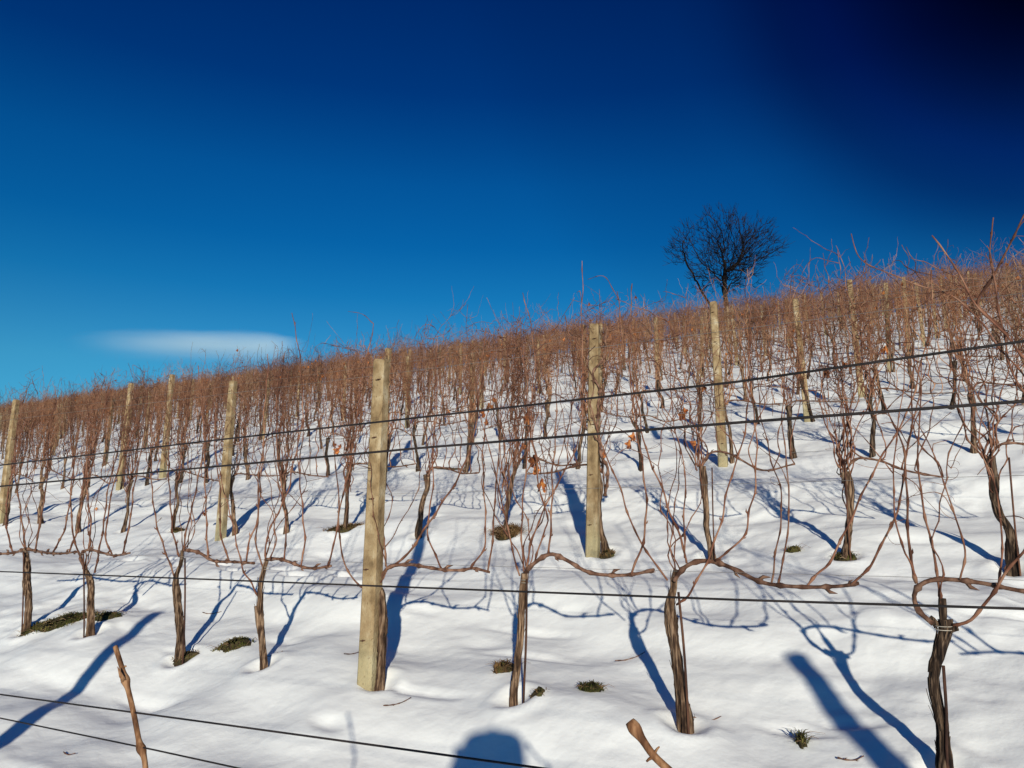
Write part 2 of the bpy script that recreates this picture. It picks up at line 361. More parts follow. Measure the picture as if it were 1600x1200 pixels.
post(flat(187, 762), 'pale concrete post standing above the twigs left of the small cloud', (0, .03), kind=0, sz=1.04)
post(flat(254, 745), 'pale concrete post standing above the twigs directly under the left part of the cloud', (0, .02), kind=1, sz=1.07)
post(uv2xy(3.27, .85), 'concrete post of the row beside the photographer, its long shadow crossing the lower left snow', kind=2)
post(uv2xy(-1.10, .85), 'concrete post of the row beside the photographer, its broad shadow beside the right trunk', kind=3, sz=1.03)
ORD = ['', 'first', 'second', 'third', 'fourth', 'fifth', 'sixth', 'seventh', 'eighth', 'ninth', 'tenth', 'eleventh', 'twelfth', 'thirteenth', 'fourteenth', 'fifteenth', 'sixteenth', 'seventeenth', 'eighteenth', 'nineteenth', 'twentieth', 'twenty-first', 'twenty-second', 'twenty-third', 'twenty-fourth', 'twenty-fifth', 'twenty-sixth', 'twenty-seventh', 'twenty-eighth', 'twenty-ninth', 'thirtieth']
rng = random.Random(5)
ROWPOSTS = {3: [2.05, 12.17], 4: [1.61, 12.07], 5: [1.09]}
POSTS_UV = {3: [2.05, 12.17], 4: [1.61, 12.07], 5: [1.09]}
def row_v(j): return ROW1 + STEP * (j - 1)
for jrow in range(3, 20):
    v = row_v(jrow); u0 = {3: 6.6, 4: 6.8, 5: 5.6}.get(jrow, 2.4 - .25 * jrow % 4.4)
    us = list(np.arange(u0, 2.15 * v, 4.9 if jrow < 6 else 4.4)) if jrow != 5 else list(np.arange(5.6, 2.15 * v, 4.4))
    us = [u for u in us if u > -.12 * v and all(abs(u - w) > 1.5 for w in POSTS_UV.get(jrow, []))]
    for u in us:
        vj = v + rng.uniform(-.05, .05); ROWPOSTS.setdefault(jrow, []).append(u)
        post(uv2xy(u, vj), 'weathered concrete post half hidden in the twigs of the %s row up the snowy slope' % ORD[jrow], (rng.uniform(-.03, .03), rng.uniform(-.04, .04)), jrow < 6, rng.randrange(4), rng.uniform(.86, 1.0), 'weathered concrete posts up the slope, %s row' % ORD[jrow])

# ------------------------------------------------------------------ vines
def trunk_mesh(mb, P, R, rng, sides=12, strips=12):
    C, s = crspline(P, .018); Lq = s[-1]; src = np.linspace(0, Lq, len(R)); Rr = np.interp(s, src, R)
    Rr = Rr * (1 + .10 * np.array([vnoise(x * 9, rng.random() * .001 + 3.3, 7) for x in s]))
    kx = np.cumsum([rng.uniform(-1, 1) for _ in C]); ky = np.cumsum([rng.uniform(-1, 1) for _ in C]); C = C + np.stack([kx - np.linspace(0, kx[-1], len(C)), ky - np.linspace(0, ky[-1], len(C)), 0 * kx], 1) * .0022
    mb.tube(C, Rr, sides, ridge=.38, seed=rng.randrange(1000), twist=rng.uniform(-.02, .02))
    for k in range(strips):                 # shaggy strips of bark
        a = rng.uniform(0, 6.28); i0 = rng.randrange(0, max(1, len(C) - 8)); i1 = min(len(C), i0 + rng.randrange(5, 18))
        idx = np.arange(i0, i1)
        if len(idx) < 3: continue
        lift = -.0005 + .011 * np.clip(np.linspace(-.7, 1, len(idx)), 0, 1)**1.5 * rng.random()**2 * rng.choice([1, 1, 1, 1.6])
        off = np.stack([np.cos(a + idx * .02), np.sin(a + idx * .02), np.zeros(len(idx))], 1)
        mb.tube(C[idx] + off * (Rr[idx] + lift)[:, None], np.linspace(.0030, .0010, len(idx)) * rng.uniform(.5, 1.4), 4)
    return C, Rr
def leaf(mb, p, rng, size=.07):
    a = np.linspace(-math.pi, math.pi, 21)[:-1]; rr = .55 + .3 * np.abs(np.cos(a * 2.5)) + .08 * np.array([rng.uniform(-1, 1) for _ in a]); rr[0] = .15
    x = rr * np.sin(a); y = rr * np.cos(a); fold = rng.uniform(1.0, 2.2); z = fold * np.abs(x) + .22 * np.sin(a * 4 + rng.random() * 6) + .25 * y * y * rng.uniform(-1, 1)
    V = np.vstack([[[0, 0, 0]], np.stack([x * .75, y, z * .8], 1)]) * size * .55
    az, el = rng.uniform(0, 6.28), rng.uniform(1.2, 2.4)
    cx, sx_ = math.cos(el), math.sin(el); V = V @ np.array([[1, 0, 0], [0, cx, sx_], [0, -sx_, cx]]); c, s = math.cos(az), math.sin(az); V = V @ np.array([[c, s, 0], [-s, c, 0], [0, 0, 1]])
    n = 20; V = V + np.asarray(p) + np.array([0, 0, -size * .35])
    mb.add(V, None, [(0, 1 + k, 1 + (k + 1) % n) for k in range(n)])
    mb.tube([p, V[0] * .5 + np.asarray(p) * .5 + [0, .004, 0], V[0]], .001, 3)

def gen_shoot(mb, p0, rng, top, lat=3, sides=6, node=.085, step=.03, r0=.0042, spread=.10, far=False):
    """one season's cane: leaves the arm sideways, climbs between the wires, branches and curls in its upper half"""
    h = top - p0[2]; ang = rng.uniform(-1, 1); out = rng.uniform(.03, .08)
    dx = rng.gauss(0, .15); dy = rng.uniform(-spread, spread)
    P = [p0, p0 + [ang * out * .7, dy * .3, .05 + .1 * h * rng.random()]]
    for f in ((.3, .42, .55, .68, .8) if far else (.35, .6, .8)): P.append(p0 + [ang * out + dx * f + rng.uniform(-.045, .045), dy * f + rng.uniform(-.03, .03), h * f])
    bend = rng.random() < .45
    P.append(p0 + [ang * out + dx * 1.1 + (rng.uniform(-.35, .35) if bend else rng.uniform(-.06, .06)), dy + rng.uniform(-.06, .06), h * (1 if not bend else rng.uniform(.86, 1))])
    if far:
        C = np.array(P); mb.tube(C, np.linspace(r0, r0 * .4, len(C)), 3, cap=False)
    else: C, _ = cane(mb, P, r0, r0 * .35, rng, sides, node, step, .007, .030)
    for k in range(lat):
        f = rng.uniform(.38, .97); i = int(f * (len(C) - 1)); b = C[i] if not far else C[int(i)] * (1 - (f * (len(C) - 1) - i)) + C[min(i + 1, len(C) - 1)] * (f * (len(C) - 1) - i)
        a = rng.uniform(-1, 1); ln = rng.uniform(.10, .48)
        q = [b, b + [a * ln * .45, rng.uniform(-.08, .08), ln * .35 * rng.uniform(-.3, 1)], b + [a * ln * .8, rng.uniform(-.14, .14), ln * rng.uniform(-.4, 1)]]
        if far: mb.tube(q, [r0 * .5, r0 * .42, r0 * .3], 3, cap=False)
        else:
            cane(mb, q, r0 * .5, r0 * .25, rng, 4, .06, .03, .006, .02)
            if rng.random() < .6: tendril(mb, b, rng, rng.uniform(.04, .1))
    for k in range(lat * 2):                 # short side twigs and dried tendrils
        f = rng.uniform(.30, .98); x = f * (len(C) - 1); i = int(x); b = C[i] * (1 - (x - i)) + C[min(i + 1, len(C) - 1)] * (x - i)
        a = rng.choice([-1, 1]); ln = rng.uniform(.03, .14); q1 = b + [a * ln * .6, rng.uniform(-.04, .04), ln * rng.uniform(-.2, .7)]; q2 = q1 + [a * ln * rng.uniform(-.3, .6), rng.uniform(-.04, .04), ln * rng.uniform(-.6, .8)]
        mb.tube([b, q1, q2], [r0 * .34, r0 * .28, r0 * .16], 3, cap=False)
    return C
def gen_trunk_pts(rng, hh, lk=1.0):
    lean = rng.uniform(-.10, .10) * lk; P = [np.array([0, 0, -.12]), np.array([0, 0, 0.])]
    for f in (.3, .55, .8, 1): P.append(np.array([lean * f + rng.uniform(-.02, .02), rng.uniform(-.015, .015), hh * f]))
    return P
def gen_vine(rng, level, dark=False, arm_dir=None, lush=1.0, top=(1.55, 2.05), thick=1.0):
    """level 2: every cane its own part; level 1: trunk + canes; level 0: raw arrays"""
    hh = rng.uniform(.50, .62); r = rng.uniform(.016, .025) * thick; TP = gen_trunk_pts(rng, hh, .35 if thick > 1.2 else 1.0)
    R = np.array([1.45, 1.35, 1.0, .88, .92, 1.35]) * r
    tb = MB(); canes = MB(); shoots = []
    if level == 0: tb.tube(TP, R * 1.25, 5)
    else:
        trunk_mesh(tb, TP, R, rng, 9, 8)
    hd = TP[-1]; d = arm_dir or rng.choice([1, 1, 1, -1]); ln = rng.uniform(.5, .78); rise = rng.uniform(.03, .10)
    AP = [hd, hd + [d * .07, 0, rise], hd + [d * .2, rng.uniform(-.02, .02), rise * .8], hd + [d * ln * .65, rng.uniform(-.03, .03), -.01 + rng.uniform(-.03, .03)], hd + [d * ln, 0, -.02 + rng.uniform(-.03, .03)]]
    ab = MB()
    if level == 0: ab.tube(AP, [.008, .007, .006, .006, .005], 3, cap=False); AC = crspline(AP, .05)[0]
    else: AC, _ = cane(ab, AP, .0075, .0050, rng, 7, .08, .03, .003)
    starts = []
    if rng.random() < .35 * lush:             # some stools carry a bundle of upright canes
        for k in range(rng.randint(4, 9)): starts.append(TP[3] + (hd - TP[3]) * rng.random() + [rng.uniform(-.03, .03), rng.uniform(-.03, .03), 0])
    for k in range(rng.randint(6, 11) if level == 2 else rng.randint(5, 8)): starts.append(hd + [rng.uniform(-.04, .04), rng.uniform(-.03, .03), rng.uniform(-.03, .02)])
    for f in np.linspace(.12, 1, rng.randint(5, 8) if level == 2 else rng.randint(4, 6)): starts.append(AC[int(f * (len(AC) - 1))])
    for p in starts:
        mb = MB() if level == 2 else canes
        gen_shoot(mb, np.array(p), rng, rng.uniform(*top) if rng.random() < .8 else rng.uniform(1.0, 1.5), int(rng.randint(3, 6) * lush), 6 if level == 2 else 4, .085, .03 if level == 2 else .05, rng.uniform(.0030, .0050) if level else rng.uniform(.0046, .0070), far=(level == 0))
        if level == 2: shoots.append(mb)
    return tb, ab, canes, shoots

def link(name, me, parent):
    o = bpy.data.objects.new(name, me); COL.objects.link(o); o.parent = parent; return o

# --- the nearest row, shaped after the photograph: traced canes lie in the real upright plane of that row
def extend(P, rng, top):                    # carry a traced cane on up to its full height
    P = [np.array(p) for p in P]; d = P[-1] - P[-2]; d = d / (np.linalg.norm(d) + 1e-9)
    g0 = gz(P[0][:2]); cur = P[-1].copy(); goal = g0 + top
    while cur[2] < goal:
        d = d * .86 + np.array([rng.uniform(-.16, .16), rng.uniform(-.12, .12), .22]); d /= np.linalg.norm(d); cur = cur + d * .12; P.append(cur.copy())
    return P
def traced_vine(name, label, base, v_off, trunk, tr_r, arm, arm_r, shoots, stake=None, seed=0, top=(1.35, 1.85), extra=4, spurs=(), straps=True, leaves=(), dark=False):
    rng = random.Random(seed); q = flat(*base); v = q @ GV
    root = empty('grapevine', (q[0], q[1], gz(q))); tag(root, label, 'grapevine', 'bare grapevines of the nearest row'); off = np.array([q[0], q[1], gz(q)])
    S = (v / (ray(*base)[:2] @ GV)) / F      # metres per pixel here
    P = [on_row(x, y, v) for x, y in trunk]; P = [P[0] - [0, 0, .12]] + P
    mb = MB(); R = [tr_r[0] * 1.15] + list(tr_r); C, Rr = trunk_mesh(mb, P, np.array(R) * S * .58, rng, 20, 60)
    for (x, y, ex, ey, w) in spurs:
        a, b_ = on_row(x, y, v), on_row(ex, ey, v); mb.tube(crspline([a, (a + b_) / 2 + [.003, 0, .002], b_], .01)[0], w * S, 8, ridge=.3, seed=seed)
    mb.build('trunk', M['dark_bark' if dark else 'bark'], root, offset=off)
    if arm:
        for A in (arm if isinstance(arm[0], list) else [arm]):
            mb = MB(); vo = [v + rng.uniform(-.02, .02) for _ in A]; cane(mb, [on_row(x, y, w) for (x, y), w in zip(A, vo)], arm_r * S * .80, arm_r * S * .52, rng, 8, .085, .018, .004)
            mb.build('arm', M['arm'], root, offset=off)
    for sh in shoots:
        w = 3.4
        if not isinstance(sh[-1], tuple): w = sh[-1]; sh = sh[:-1]
        drift = rng.uniform(-.10, .10)
        P = [on_row(x, y, v + drift * k / len(sh)) for k, (x, y) in enumerate(sh)]
        P = extend(P, rng, rng.uniform(*top)); mb = MB(); L_ = len(P)
        C, s = cane(mb, P, w * S * .5 * .80, w * S * .15, rng, 7, .09, .02, .004)
        for k in range(rng.randint(2, 5)):
            i = rng.randrange(int(len(C) * .3), len(C)); a = rng.uniform(-1, 1); ln = rng.uniform(.06, .3)
            b = C[i]
            if rng.random() < .5: cane(mb, [b, b + [a * ln * .5, rng.uniform(-.05, .05), ln * .4], b + [a * ln, rng.uniform(-.1, .1), ln * rng.uniform(.2, 1)]], .0018, .0009, rng, 5, .06, .02, .003)
            else: tendril(mb, b, rng, rng.uniform(.05, .12), 4, .0009)
        mb.build('shoot', M['cane'], root, offset=off)
    hx, hy = trunk[-1]
    for k in range(extra):                   # thinner canes behind
        mb = MB(); p = on_row(hx + rng.uniform(-4, 6), hy, v + rng.uniform(-.02, .05)); gen_shoot(mb, p, rng, off[2] + rng.uniform(1.3, 1.75), 2, 5, .085, .03, .0028, .14)
        mb.build('shoot', M['cane'], root, offset=off)
    for (x, y, sz) in leaves:
        mb = MB(); leaf(mb, on_row(x, y, v + .03), rng, sz); mb.build('dry_leaf', M['leaf'], root, smooth=False, offset=off)
    if straps:
        mb = MB(); p = C0 = on_row(hx, hy + 10, v); rr = tr_r[-1] * S * .62 + .003
        for k in range(2):
            th = np.linspace(0, 6.28, 17); mb.tube(np.stack([p[0] + rr * np.cos(th), p[1] + rr * np.sin(th), np.full(17, p[2] - .012 * k)], 1), .0013, 4, cap=False)
        mb.build('tie', M['tie'], root, offset=off)
    if stake:
        sb = [on_row(x, y, v - .028) for x, y in stake]; b0 = sb[0]; so = empty('training_stake', (b0[0], b0[1], gz(b0[:2])))
        mb = MB(); o3 = np.array([b0[0], b0[1], gz(b0[:2])]); pts = [o3 - [0, 0, .2]] + sb[0:1] + [(sb[0] + sb[1]) / 2 + [.004, 0, 0], sb[1]]
        mb.tube(crspline(pts, .05)[0], .0052, 7); bo = mb.mesh('stake_body', M['stake'])
        link('rod', bo_shift(bo, o3), so)
        tag(so, stake_label(label), 'stake', 'rusty training stakes of the nearest row')
    return root
def bo_shift(me, o3):
    co = np.empty(len(me.vertices) * 3, np.float32); me.vertices.foreach_get('co', co); co = co.reshape(-1, 3) - np.asarray(o3, np.float32)
    me.vertices.foreach_set('co', co.ravel()); me.update(); return me
STAKE_OF = {}
def stake_label(l): return STAKE_OF[l]
def TV(label, stake_lab, *a, **k):
    STAKE_OF[label] = stake_lab; return traced_vine('grapevine', label, *a, **k)

TV('gnarled dark grapevine at the lower right, a cane looped beside its head', 'dark rusty rod against the gnarled looped vine at the lower right', (1475, 1190), 0,
   [(1476, 1190), (1470, 1130), (1456, 1062), (1466, 1015), (1475, 985), (1474, 968)], [19, 15, 13, 12.5, 14, 18],
   [(1458, 975), (1438, 956), (1428, 930), (1440, 912), (1475, 905), (1540, 912), (1600, 924), (1700, 935), (1790, 930)], 5.0,
   [[(1472, 950), (1468, 925), (1462, 880), (1453, 837), (1444, 800), (1434, 718), (1438, 640), (1440, 560), 5.5],
    [(1432, 912), (1421, 860), (1418, 800), (1414, 718), (1404, 678), (1385, 640), (1363, 594), 6],
    [(1432, 908), (1424, 880), (1412, 860), (1400, 815), (1396, 760), (1400, 690), (1412, 600), 4],
    [(1490, 978), (1520, 967), (1545, 935), (1572, 895), (1600, 860), (1640, 800), (1665, 730), 6.5],
    [(1500, 905), (1508, 860), (1490, 800), (1470, 740), (1450, 690), (1420, 640), 4],
    [(1560, 915), (1566, 850), (1555, 760), (1530, 690), (1545, 600), 4]], ((1480, 1190), (1474, 1040)), 1, (1.15, 1.5),
   extra=1, spurs=[(1473, 985, 1472, 935, 5), (1465, 980, 1452, 966, 6), (1480, 985, 1496, 980, 6)], dark=True)
TV('shaggy swollen grapevine trunk with a long arched cane, left of the gnarled one', 'rusty rod leaning on the shaggy swollen trunk', (1070, 1125), 0,
   [(1070, 1125), (1062, 1070), (1053, 1010), (1048, 965), (1046, 948), (1052, 920), (1057, 890)], [17, 14, 12.5, 13, 16, 9, 6.5],
   [(1053, 908), (1065, 890), (1085, 879), (1110, 877), (1150, 890), (1190, 910), (1250, 917), (1310, 916), (1342, 911)], 4.6,
   [[(1330, 914), (1355, 890), (1367, 872), (1395, 815), (1405, 790), (1415, 720), (1425, 660), 4.6],
    [(1260, 917), (1278, 896), (1297, 877), (1328, 815), (1350, 766), (1374, 720), (1410, 660), 4.4],
    [(1215, 915), (1222, 885), (1227, 857), (1233, 800), (1229, 720), (1222, 660)],
    [(1205, 913), (1210, 880), (1222, 784), (1206, 722), (1196, 680)],
    [(1057, 945), (1077, 928), (1100, 887), (1113, 857), (1128, 810), (1140, 752), (1158, 700), 4.4],
    [(1073, 880), (1065, 843), (1049, 808), (1038, 772), (1020, 730), 4.4],
    [(1070, 872), (1069, 800), (1071, 740), (1062, 700)],
    [(1118, 876), (1138, 862), (1164, 834), (1172, 795), (1180, 760), (1182, 690), 4]], ((1074, 1100), (1060, 925)), 2, (1.35, 1.85))
TV('slender grapevine trunk tied to a rusty rod at the lower centre, right of the post', 'straight rusty rod tied along the slender central trunk', (805, 1100), 0,
   [(804, 1100), (807, 1050), (811, 1000), (814, 950), (818, 912), (820, 896)], [11, 9.5, 8.5, 8, 8.5, 8],
   [(820, 896), (835, 880), (850, 869), (865, 866), (885, 875), (910, 890), (940, 898), (985, 898), (1022, 890)], 4.2,
   [[(986, 898), (1003, 853), (1010, 805), (1008, 760), (1003, 720), 4], [(1043, 907), (1003, 850), (980, 800), (970, 764), (952, 724), (938, 688), 3.6],
    [(812, 900), (803, 870), (795, 830), (785, 790), (772, 730)], [(818, 893), (815, 830), (818, 770), (826, 700)],
    [(857, 866), (862, 800), (863, 740), (868, 680), (870, 600), 4], [(835, 880), (850, 830), (857, 810), (844, 772), (838, 720)], [(822, 890), (830, 850), (848, 800), (880, 740)]],
   ((818, 1096), (823, 905)), 3, (1.35, 1.85), leaves=[(846, 748, .075), (836, 712, .075), (834, 724, .07), (822, 648, .06)])
TV('grapevine leaning close against the thick ochre post', 'thin rod behind the vine that leans on the thick post', (592, 1068), 0,
   [(591, 1068), (595, 1010), (597, 960), (594, 930), (588, 915)], [14, 12, 11, 10.5, 9],
   [(588, 920), (598, 897), (612, 885), (640, 882), (660, 885), (690, 890), (720, 891), (740, 888), (765, 894)], 3.6,
   [[(612, 885), (635, 868), (660, 832), (690, 787), (715, 748), (735, 700), 4.6], [(735, 888), (757, 853), (758, 800), (755, 740)], [(690, 890), (671, 845), (668, 820), (674, 780)],
    [(762, 893), (769, 850), (772, 800), (777, 735)], [(585, 930), (562, 915), (540, 885), (530, 833), (529, 768), (524, 730), 3.6], [(603, 885), (600, 840), (596, 800), (603, 750), (606, 700), 4]],
   None, 4, (1.35, 1.85), straps=False)
TV('thin reddish grapevine with a stub at mid trunk, left of the thick post', 'short rusty stub rod on the thin reddish vine', (410, 1043), 0,
   [(413, 1043), (410, 1000), (407, 955), (410, 905), (417, 876)], [9.5, 8, 7.5, 6, 5], [(417, 874), (440, 874), (470, 885), (492, 888), (518, 884)], 3.2,
   [[(415, 873), (416, 845), (425, 820), (440, 790)], [(470, 885), (476, 850), (473, 800), (468, 740)], [(512, 885), (522, 850), (527, 820), (535, 775)], [(444, 875), (447, 820), (440, 760)], [(405, 935), (392, 910), (380, 890), (370, 850)], [(412, 890), (400, 850), (404, 800)]],
   None, 5, (1.35, 1.85), spurs=[(408, 990, 404, 946, 6)])
TV('curved-neck grapevine with a rod, third trunk left of the thick post', 'rusty rod beside the curved-neck vine left of the melted moss patch', (283, 1020), 0,
   [(282, 1020), (282, 980), (279, 940), (277, 905), (284, 880), (285, 860)], [12, 8.5, 8.5, 9, 5, 4.5], [(286, 859), (310, 863), (333, 876), (365, 878), (397, 880)], 3.2,
   [[(287, 857), (293, 820), (300, 795), (310, 745)], [(272, 900), (258, 860), (245, 820), (238, 770)], [(325, 873), (323, 830), (322, 790)], [(358, 877), (345, 835), (344, 790)], [(385, 879), (388, 850), (400, 820), (406, 780)], [(280, 870), (270, 830), (266, 780)]],
   ((287, 1008), (289, 872)), 6, (1.35, 1.85))
TV('pale grapevine rising from the right end of the melted grass patch', 'tall rusty rod at the right end of the melted grass patch', (140, 1000), 0,
   [(141, 1000), (143, 950), (142, 910), (133, 888)], [9.5, 8, 7.5, 5], [(134, 890), (125, 870), (138, 859), (165, 865), (180, 868), (203, 864)], 2.9,
   [[(148, 895), (155, 860), (162, 820), (168, 770)], [(125, 868), (115, 840), (111, 790)], [(175, 866), (165, 840), (170, 800)], [(192, 866), (200, 830), (206, 795)], [(138, 860), (142, 820), (136, 770)]], ((131, 1001), (130, 860)), 7, (1.35, 1.85), straps=False)
TV('brown grapevine at the left end of the melted grass patch, nearest the left border', 'rusty rod pressed against the leftmost trunk of the near row', (42, 990), 0,
   [(41, 990), (45, 940), (42, 890), (39, 858)], [9.5, 8.5, 8.5, 6.5], [[(40, 857), (62, 862), (90, 865), (122, 862)], [(38, 858), (20, 864), (-15, 866)]], 2.8,
   [[(40, 855), (35, 820), (29, 775)], [(55, 861), (65, 805), (72, 760)], [(82, 864), (100, 830), (108, 790)], [(20, 864), (10, 820), (12, 770)], [(108, 863), (122, 825), (128, 780)]], ((34, 990), (37, 862)), 8, (1.35, 1.85), straps=False)
TV('grapevine just past the right border sending forked canes high into the picture', 'rod of the vine just past the right border', (2080, 1290), 0,
   [(2080, 1290), (2070, 1150), (2076, 1000)], [20, 16, 15], [(2076, 1000), (2000, 960), (1880, 955), (1800, 960)], 6,
   [[(1900, 955), (1830, 800), (1760, 690), (1660, 610), (1600, 560), (1572, 523), (1525, 477), (1500, 430), (1470, 385), (1456, 368), 9], [(1575, 525), (1535, 484), (1530, 465), (1562, 415), (1582, 372), (1600, 338), (1612, 320), 8],
    [(1850, 950), (1760, 800), (1660, 680), (1590, 600), (1568, 520), (1552, 430), (1547, 385), (1552, 340), 7.5], [(1820, 955), (1720, 760), (1640, 640), (1560, 540), (1500, 470), (1420, 440), (1345, 405), (1330, 365), 6]], None, 9, (.6, .7), extra=0, straps=False)

# --- the second row
rng = random.Random(22)
R2L = ['blackened grapevine trunk and rod standing alone at the right border, second row', 'forked grapevine with a flared mossy foot in the second row', 'grapevine with a knobbly upright trunk left of the forked one, second row',
       'crooked grapevine hugging the right side of the second-row post', 'bushy grapevine with hanging orange leaves, rising from a dead grass mound', 'grapevine just right of the thick post, second row',
       'grapevine standing in dark melted grass just left of the thick post', 'straight grapevine two trunks left of the thick post, second row', 'stumpy grapevine bent away from the left second-row post', 'grapevine with a burnt-looking foot left of the second-row post',
       'grapevine of the second row, fourth from the left border', 'grapevine of the second row, third from the left border', 'grapevine of the second row, second from the left border', 'grapevine hidden by the post at the left border']
R2LEAF = {2: [(1065, 645, .08), (1100, 602, .06), (1080, 690, .05)], 1: [(1290, 577, .07), (1383, 540, .07), (1317, 566, .06), (1345, 640, .05)], 4: [(757, 640, .09), (768, 628, .08), (815, 692, .07), (762, 655, .06)], 3: [(985, 688, .08), (992, 676, .07), (945, 705, .06)], 9: [(318, 800, .06)], 10: [(152, 792, .06), (205, 690, .05)], 5: [(700, 640, .05)], 6: [(530, 700, .08), (520, 690, .07)]}
def add_vine(root, tb, ab, canes, shoots, dark=False, armm='arm', canem='cane'):
    link('trunk', tb.mesh('trunk', M['dark_bark' if dark else 'bark']), root); link('arm', ab.mesh('arm', M[armm]), root)
    if shoots:
        for s in shoots: link('shoot', s.mesh('shoot', M[canem]), root)
    else: link('shoot_cluster', canes.mesh('shoot_cluster', M[canem]), root)
for k, (px, py) in enumerate(R2):
    q = flat(px, py); root = empty('grapevine', (q[0], q[1], gz(q)), ROT); tag(root, R2L[k], 'grapevine', 'bare grapevines of the second row')
    lush = 1.6 if k in (4, 6) else 1.25
    tb, ab, cn, sh = gen_vine(rng, 2, lush=lush, top=(1.5, 2.02), dark=(k == 0), thick=1.4 if k == 0 else .98)
    if k in (4, 6):
        for _ in range(7):
            mb = MB(); gen_shoot(mb, np.array([rng.uniform(-.04, .04), rng.uniform(-.03, .03), rng.uniform(.15, .5)]), rng, rng.uniform(1.4, 1.95), 3, 6, spread=.06); sh.append(mb)
    add_vine(root, tb, ab, cn, sh, dark=(k == 0))
    c, s = math.cos(-ROT), math.sin(-ROT)
    for (lx, ly, sz) in R2LEAF.get(k, []):
        w = on_row(lx, ly, q @ GV) - np.array([q[0], q[1], gz(q)]); w = np.array([w[0] * c - w[1] * s, w[0] * s + w[1] * c, w[2]])
        mb = MB(); leaf(mb, w, rng, sz); leaf(mb, w + [.02, 0, .03], rng, sz * .7) if sz > .075 else None
        o = mb.build('dry_leaf', M['leaf'], root, smooth=False)
    if k == 3:
        for px_list, w in (([(950, 735), (940, 712), (934, 668), (935, 632), (937, 608), (926, 582), (943, 560), (947, 522), (952, 500)], 4.5), ([(938, 690), (922, 640), (928, 600), (915, 560), (930, 540)], 2.2)):
            P = [on_row(x, y, q @ GV - .085) - np.array([q[0], q[1], gz(q)]) for x, y in px_list]; P = [np.array([w_[0] * c - w_[1] * s, w_[0] * s + w_[1] * c, w_[2]]) for w_ in P]
            P = [np.array([0, 0, .42])] + P; mb = MB(); cane(mb, P, w * .0024, w * .0014, rng, 7, .09, .02, .003); o = mb.build('shoot', M['arm'], root)
    if k in (0, 1, 2, 4, 6, 9):
        so = empty('training_stake', (*(q + GV * -.03 + RV * -.035), gz(q)), ROT); mb = MB(); mb.tube(crspline([(0, 0, -.2), (.0, 0, .2), (.01, 0, .6)], .05)[0], .005, 6); link('rod', mb.mesh('rod', M['stake']), so)
        tag(so, 'rusty rod standing beside the ' + R2L[k].split(' grapevine')[0].replace('grapevine', 'vine') + ' vine number two row'.replace(' number two row', ' of the second row') if False else 'thin rusty rod beside the ' + {0: 'blackened trunk at the right border', 1: 'forked vine with the mossy foot', 2: 'knobbly upright trunk of the second row', 4: 'bushy vine hung with orange leaves', 6: 'vine in dark melted grass', 9: 'vine with the burnt-looking foot'}[k], 'stake', 'rusty training stakes of the second row')

# --- rows three to eight: individuals; beyond them one mass
rng = random.Random(77)
def rows_u(v, rng, posts=()):
    pp = [u - .07 for u in posts]
    for u in pp: yield u
    for u in rows_all(v, rng):
        if all(abs(u - w) > .38 for w in pp): yield u
def rows_all(v, rng):
    u = -.12 * v - rng.uniform(.2, .8)
    while u < 2.12 * v + .5:
        yield u; u += rng.uniform(.70, .86)
VAR = []
for k in range(16):
    tb, ab, cn, _ = gen_vine(random.Random(300 + k), 1, lush=1.0, top=(1.5, 2.02))
    lr = random.Random(900 + k); cv_ = cn.data()[0]; lms = []
    for _ in range(lr.randint(4, 9)):
        p_ = cv_[lr.randrange(len(cv_))]
        if p_[2] > .6: lm = MB(); leaf(lm, p_, lr, lr.uniform(.03, .06)); lms.append(lm.mesh('dry_leaf', M['leaf'], smooth=False))
    VAR.append((lms, tb.mesh('trunk', M['dark_bark' if k % 3 == 0 else 'bark']), ab.mesh('arm', M['arm']), cn.mesh('shoot_cluster', M[('far_cane', 'straw_cane', 'cane', 'far_cane', 'dark_cane')[k % 5]])))
for jrow in range(3, 9):
    v = row_v(jrow); us = sorted(rows_u(v, rng, ROWPOSTS.get(jrow, ())), reverse=True)
    for n_, u in enumerate(us):
        vj = v + (rng.uniform(-.07, .07) if all(abs(u + .07 - w) > .01 for w in ROWPOSTS.get(jrow, ())) else -.09); q = uv2xy(u, vj); root = empty('grapevine', (q[0], q[1], gz(q)), ROT)
        if jrow == 3:
            tag(root, 'bare grapevine in the third row up the slope, %s trunk from the left' % ORD[n_ + 1] if n_ < 30 else 'bare grapevine at the right end of the third row', 'grapevine', 'bare grapevines of the third row')
            add_vine(root, *gen_vine(rng, 2, lush=1.1, top=(1.5, 2.02)), dark=rng.random() < .5, canem=rng.choice(['cane', 'far_cane', 'far_cane', 'straw_cane', 'dark_cane']))
        else:
            tag(root, 'bare twiggy grapevine in the %s row up the snowy slope' % ORD[jrow], 'grapevine', 'bare grapevines of the %s row' % ORD[jrow])
            dm, tm, am, cm = VAR[rng.randrange(16)]; [link('dry_leaf', d_, root) for d_ in (dm if jrow < 6 else [])]; link('trunk', tm, root); link('arm', am, root); link('shoot_cluster', cm, root)
            root.scale = (rng.choice([-1, 1]) * rng.uniform(.9, 1.1), rng.uniform(.9, 1.1), rng.uniform(.92, 1.08) * (1 + .06 * min(1, max(0, u / 14))))
FV = []
for k in range(14):
    tb, ab, cn, _ = gen_vine(random.Random(500 + k), 0, lush=1.05, top=(1.5, 2.02)); ab.add(*cn.data()); FV.append((tb.data(), ab.data()))
tv, tq, tt, cv, cq, ct = [], [], [], [], [], []; nt_ = nc = 0
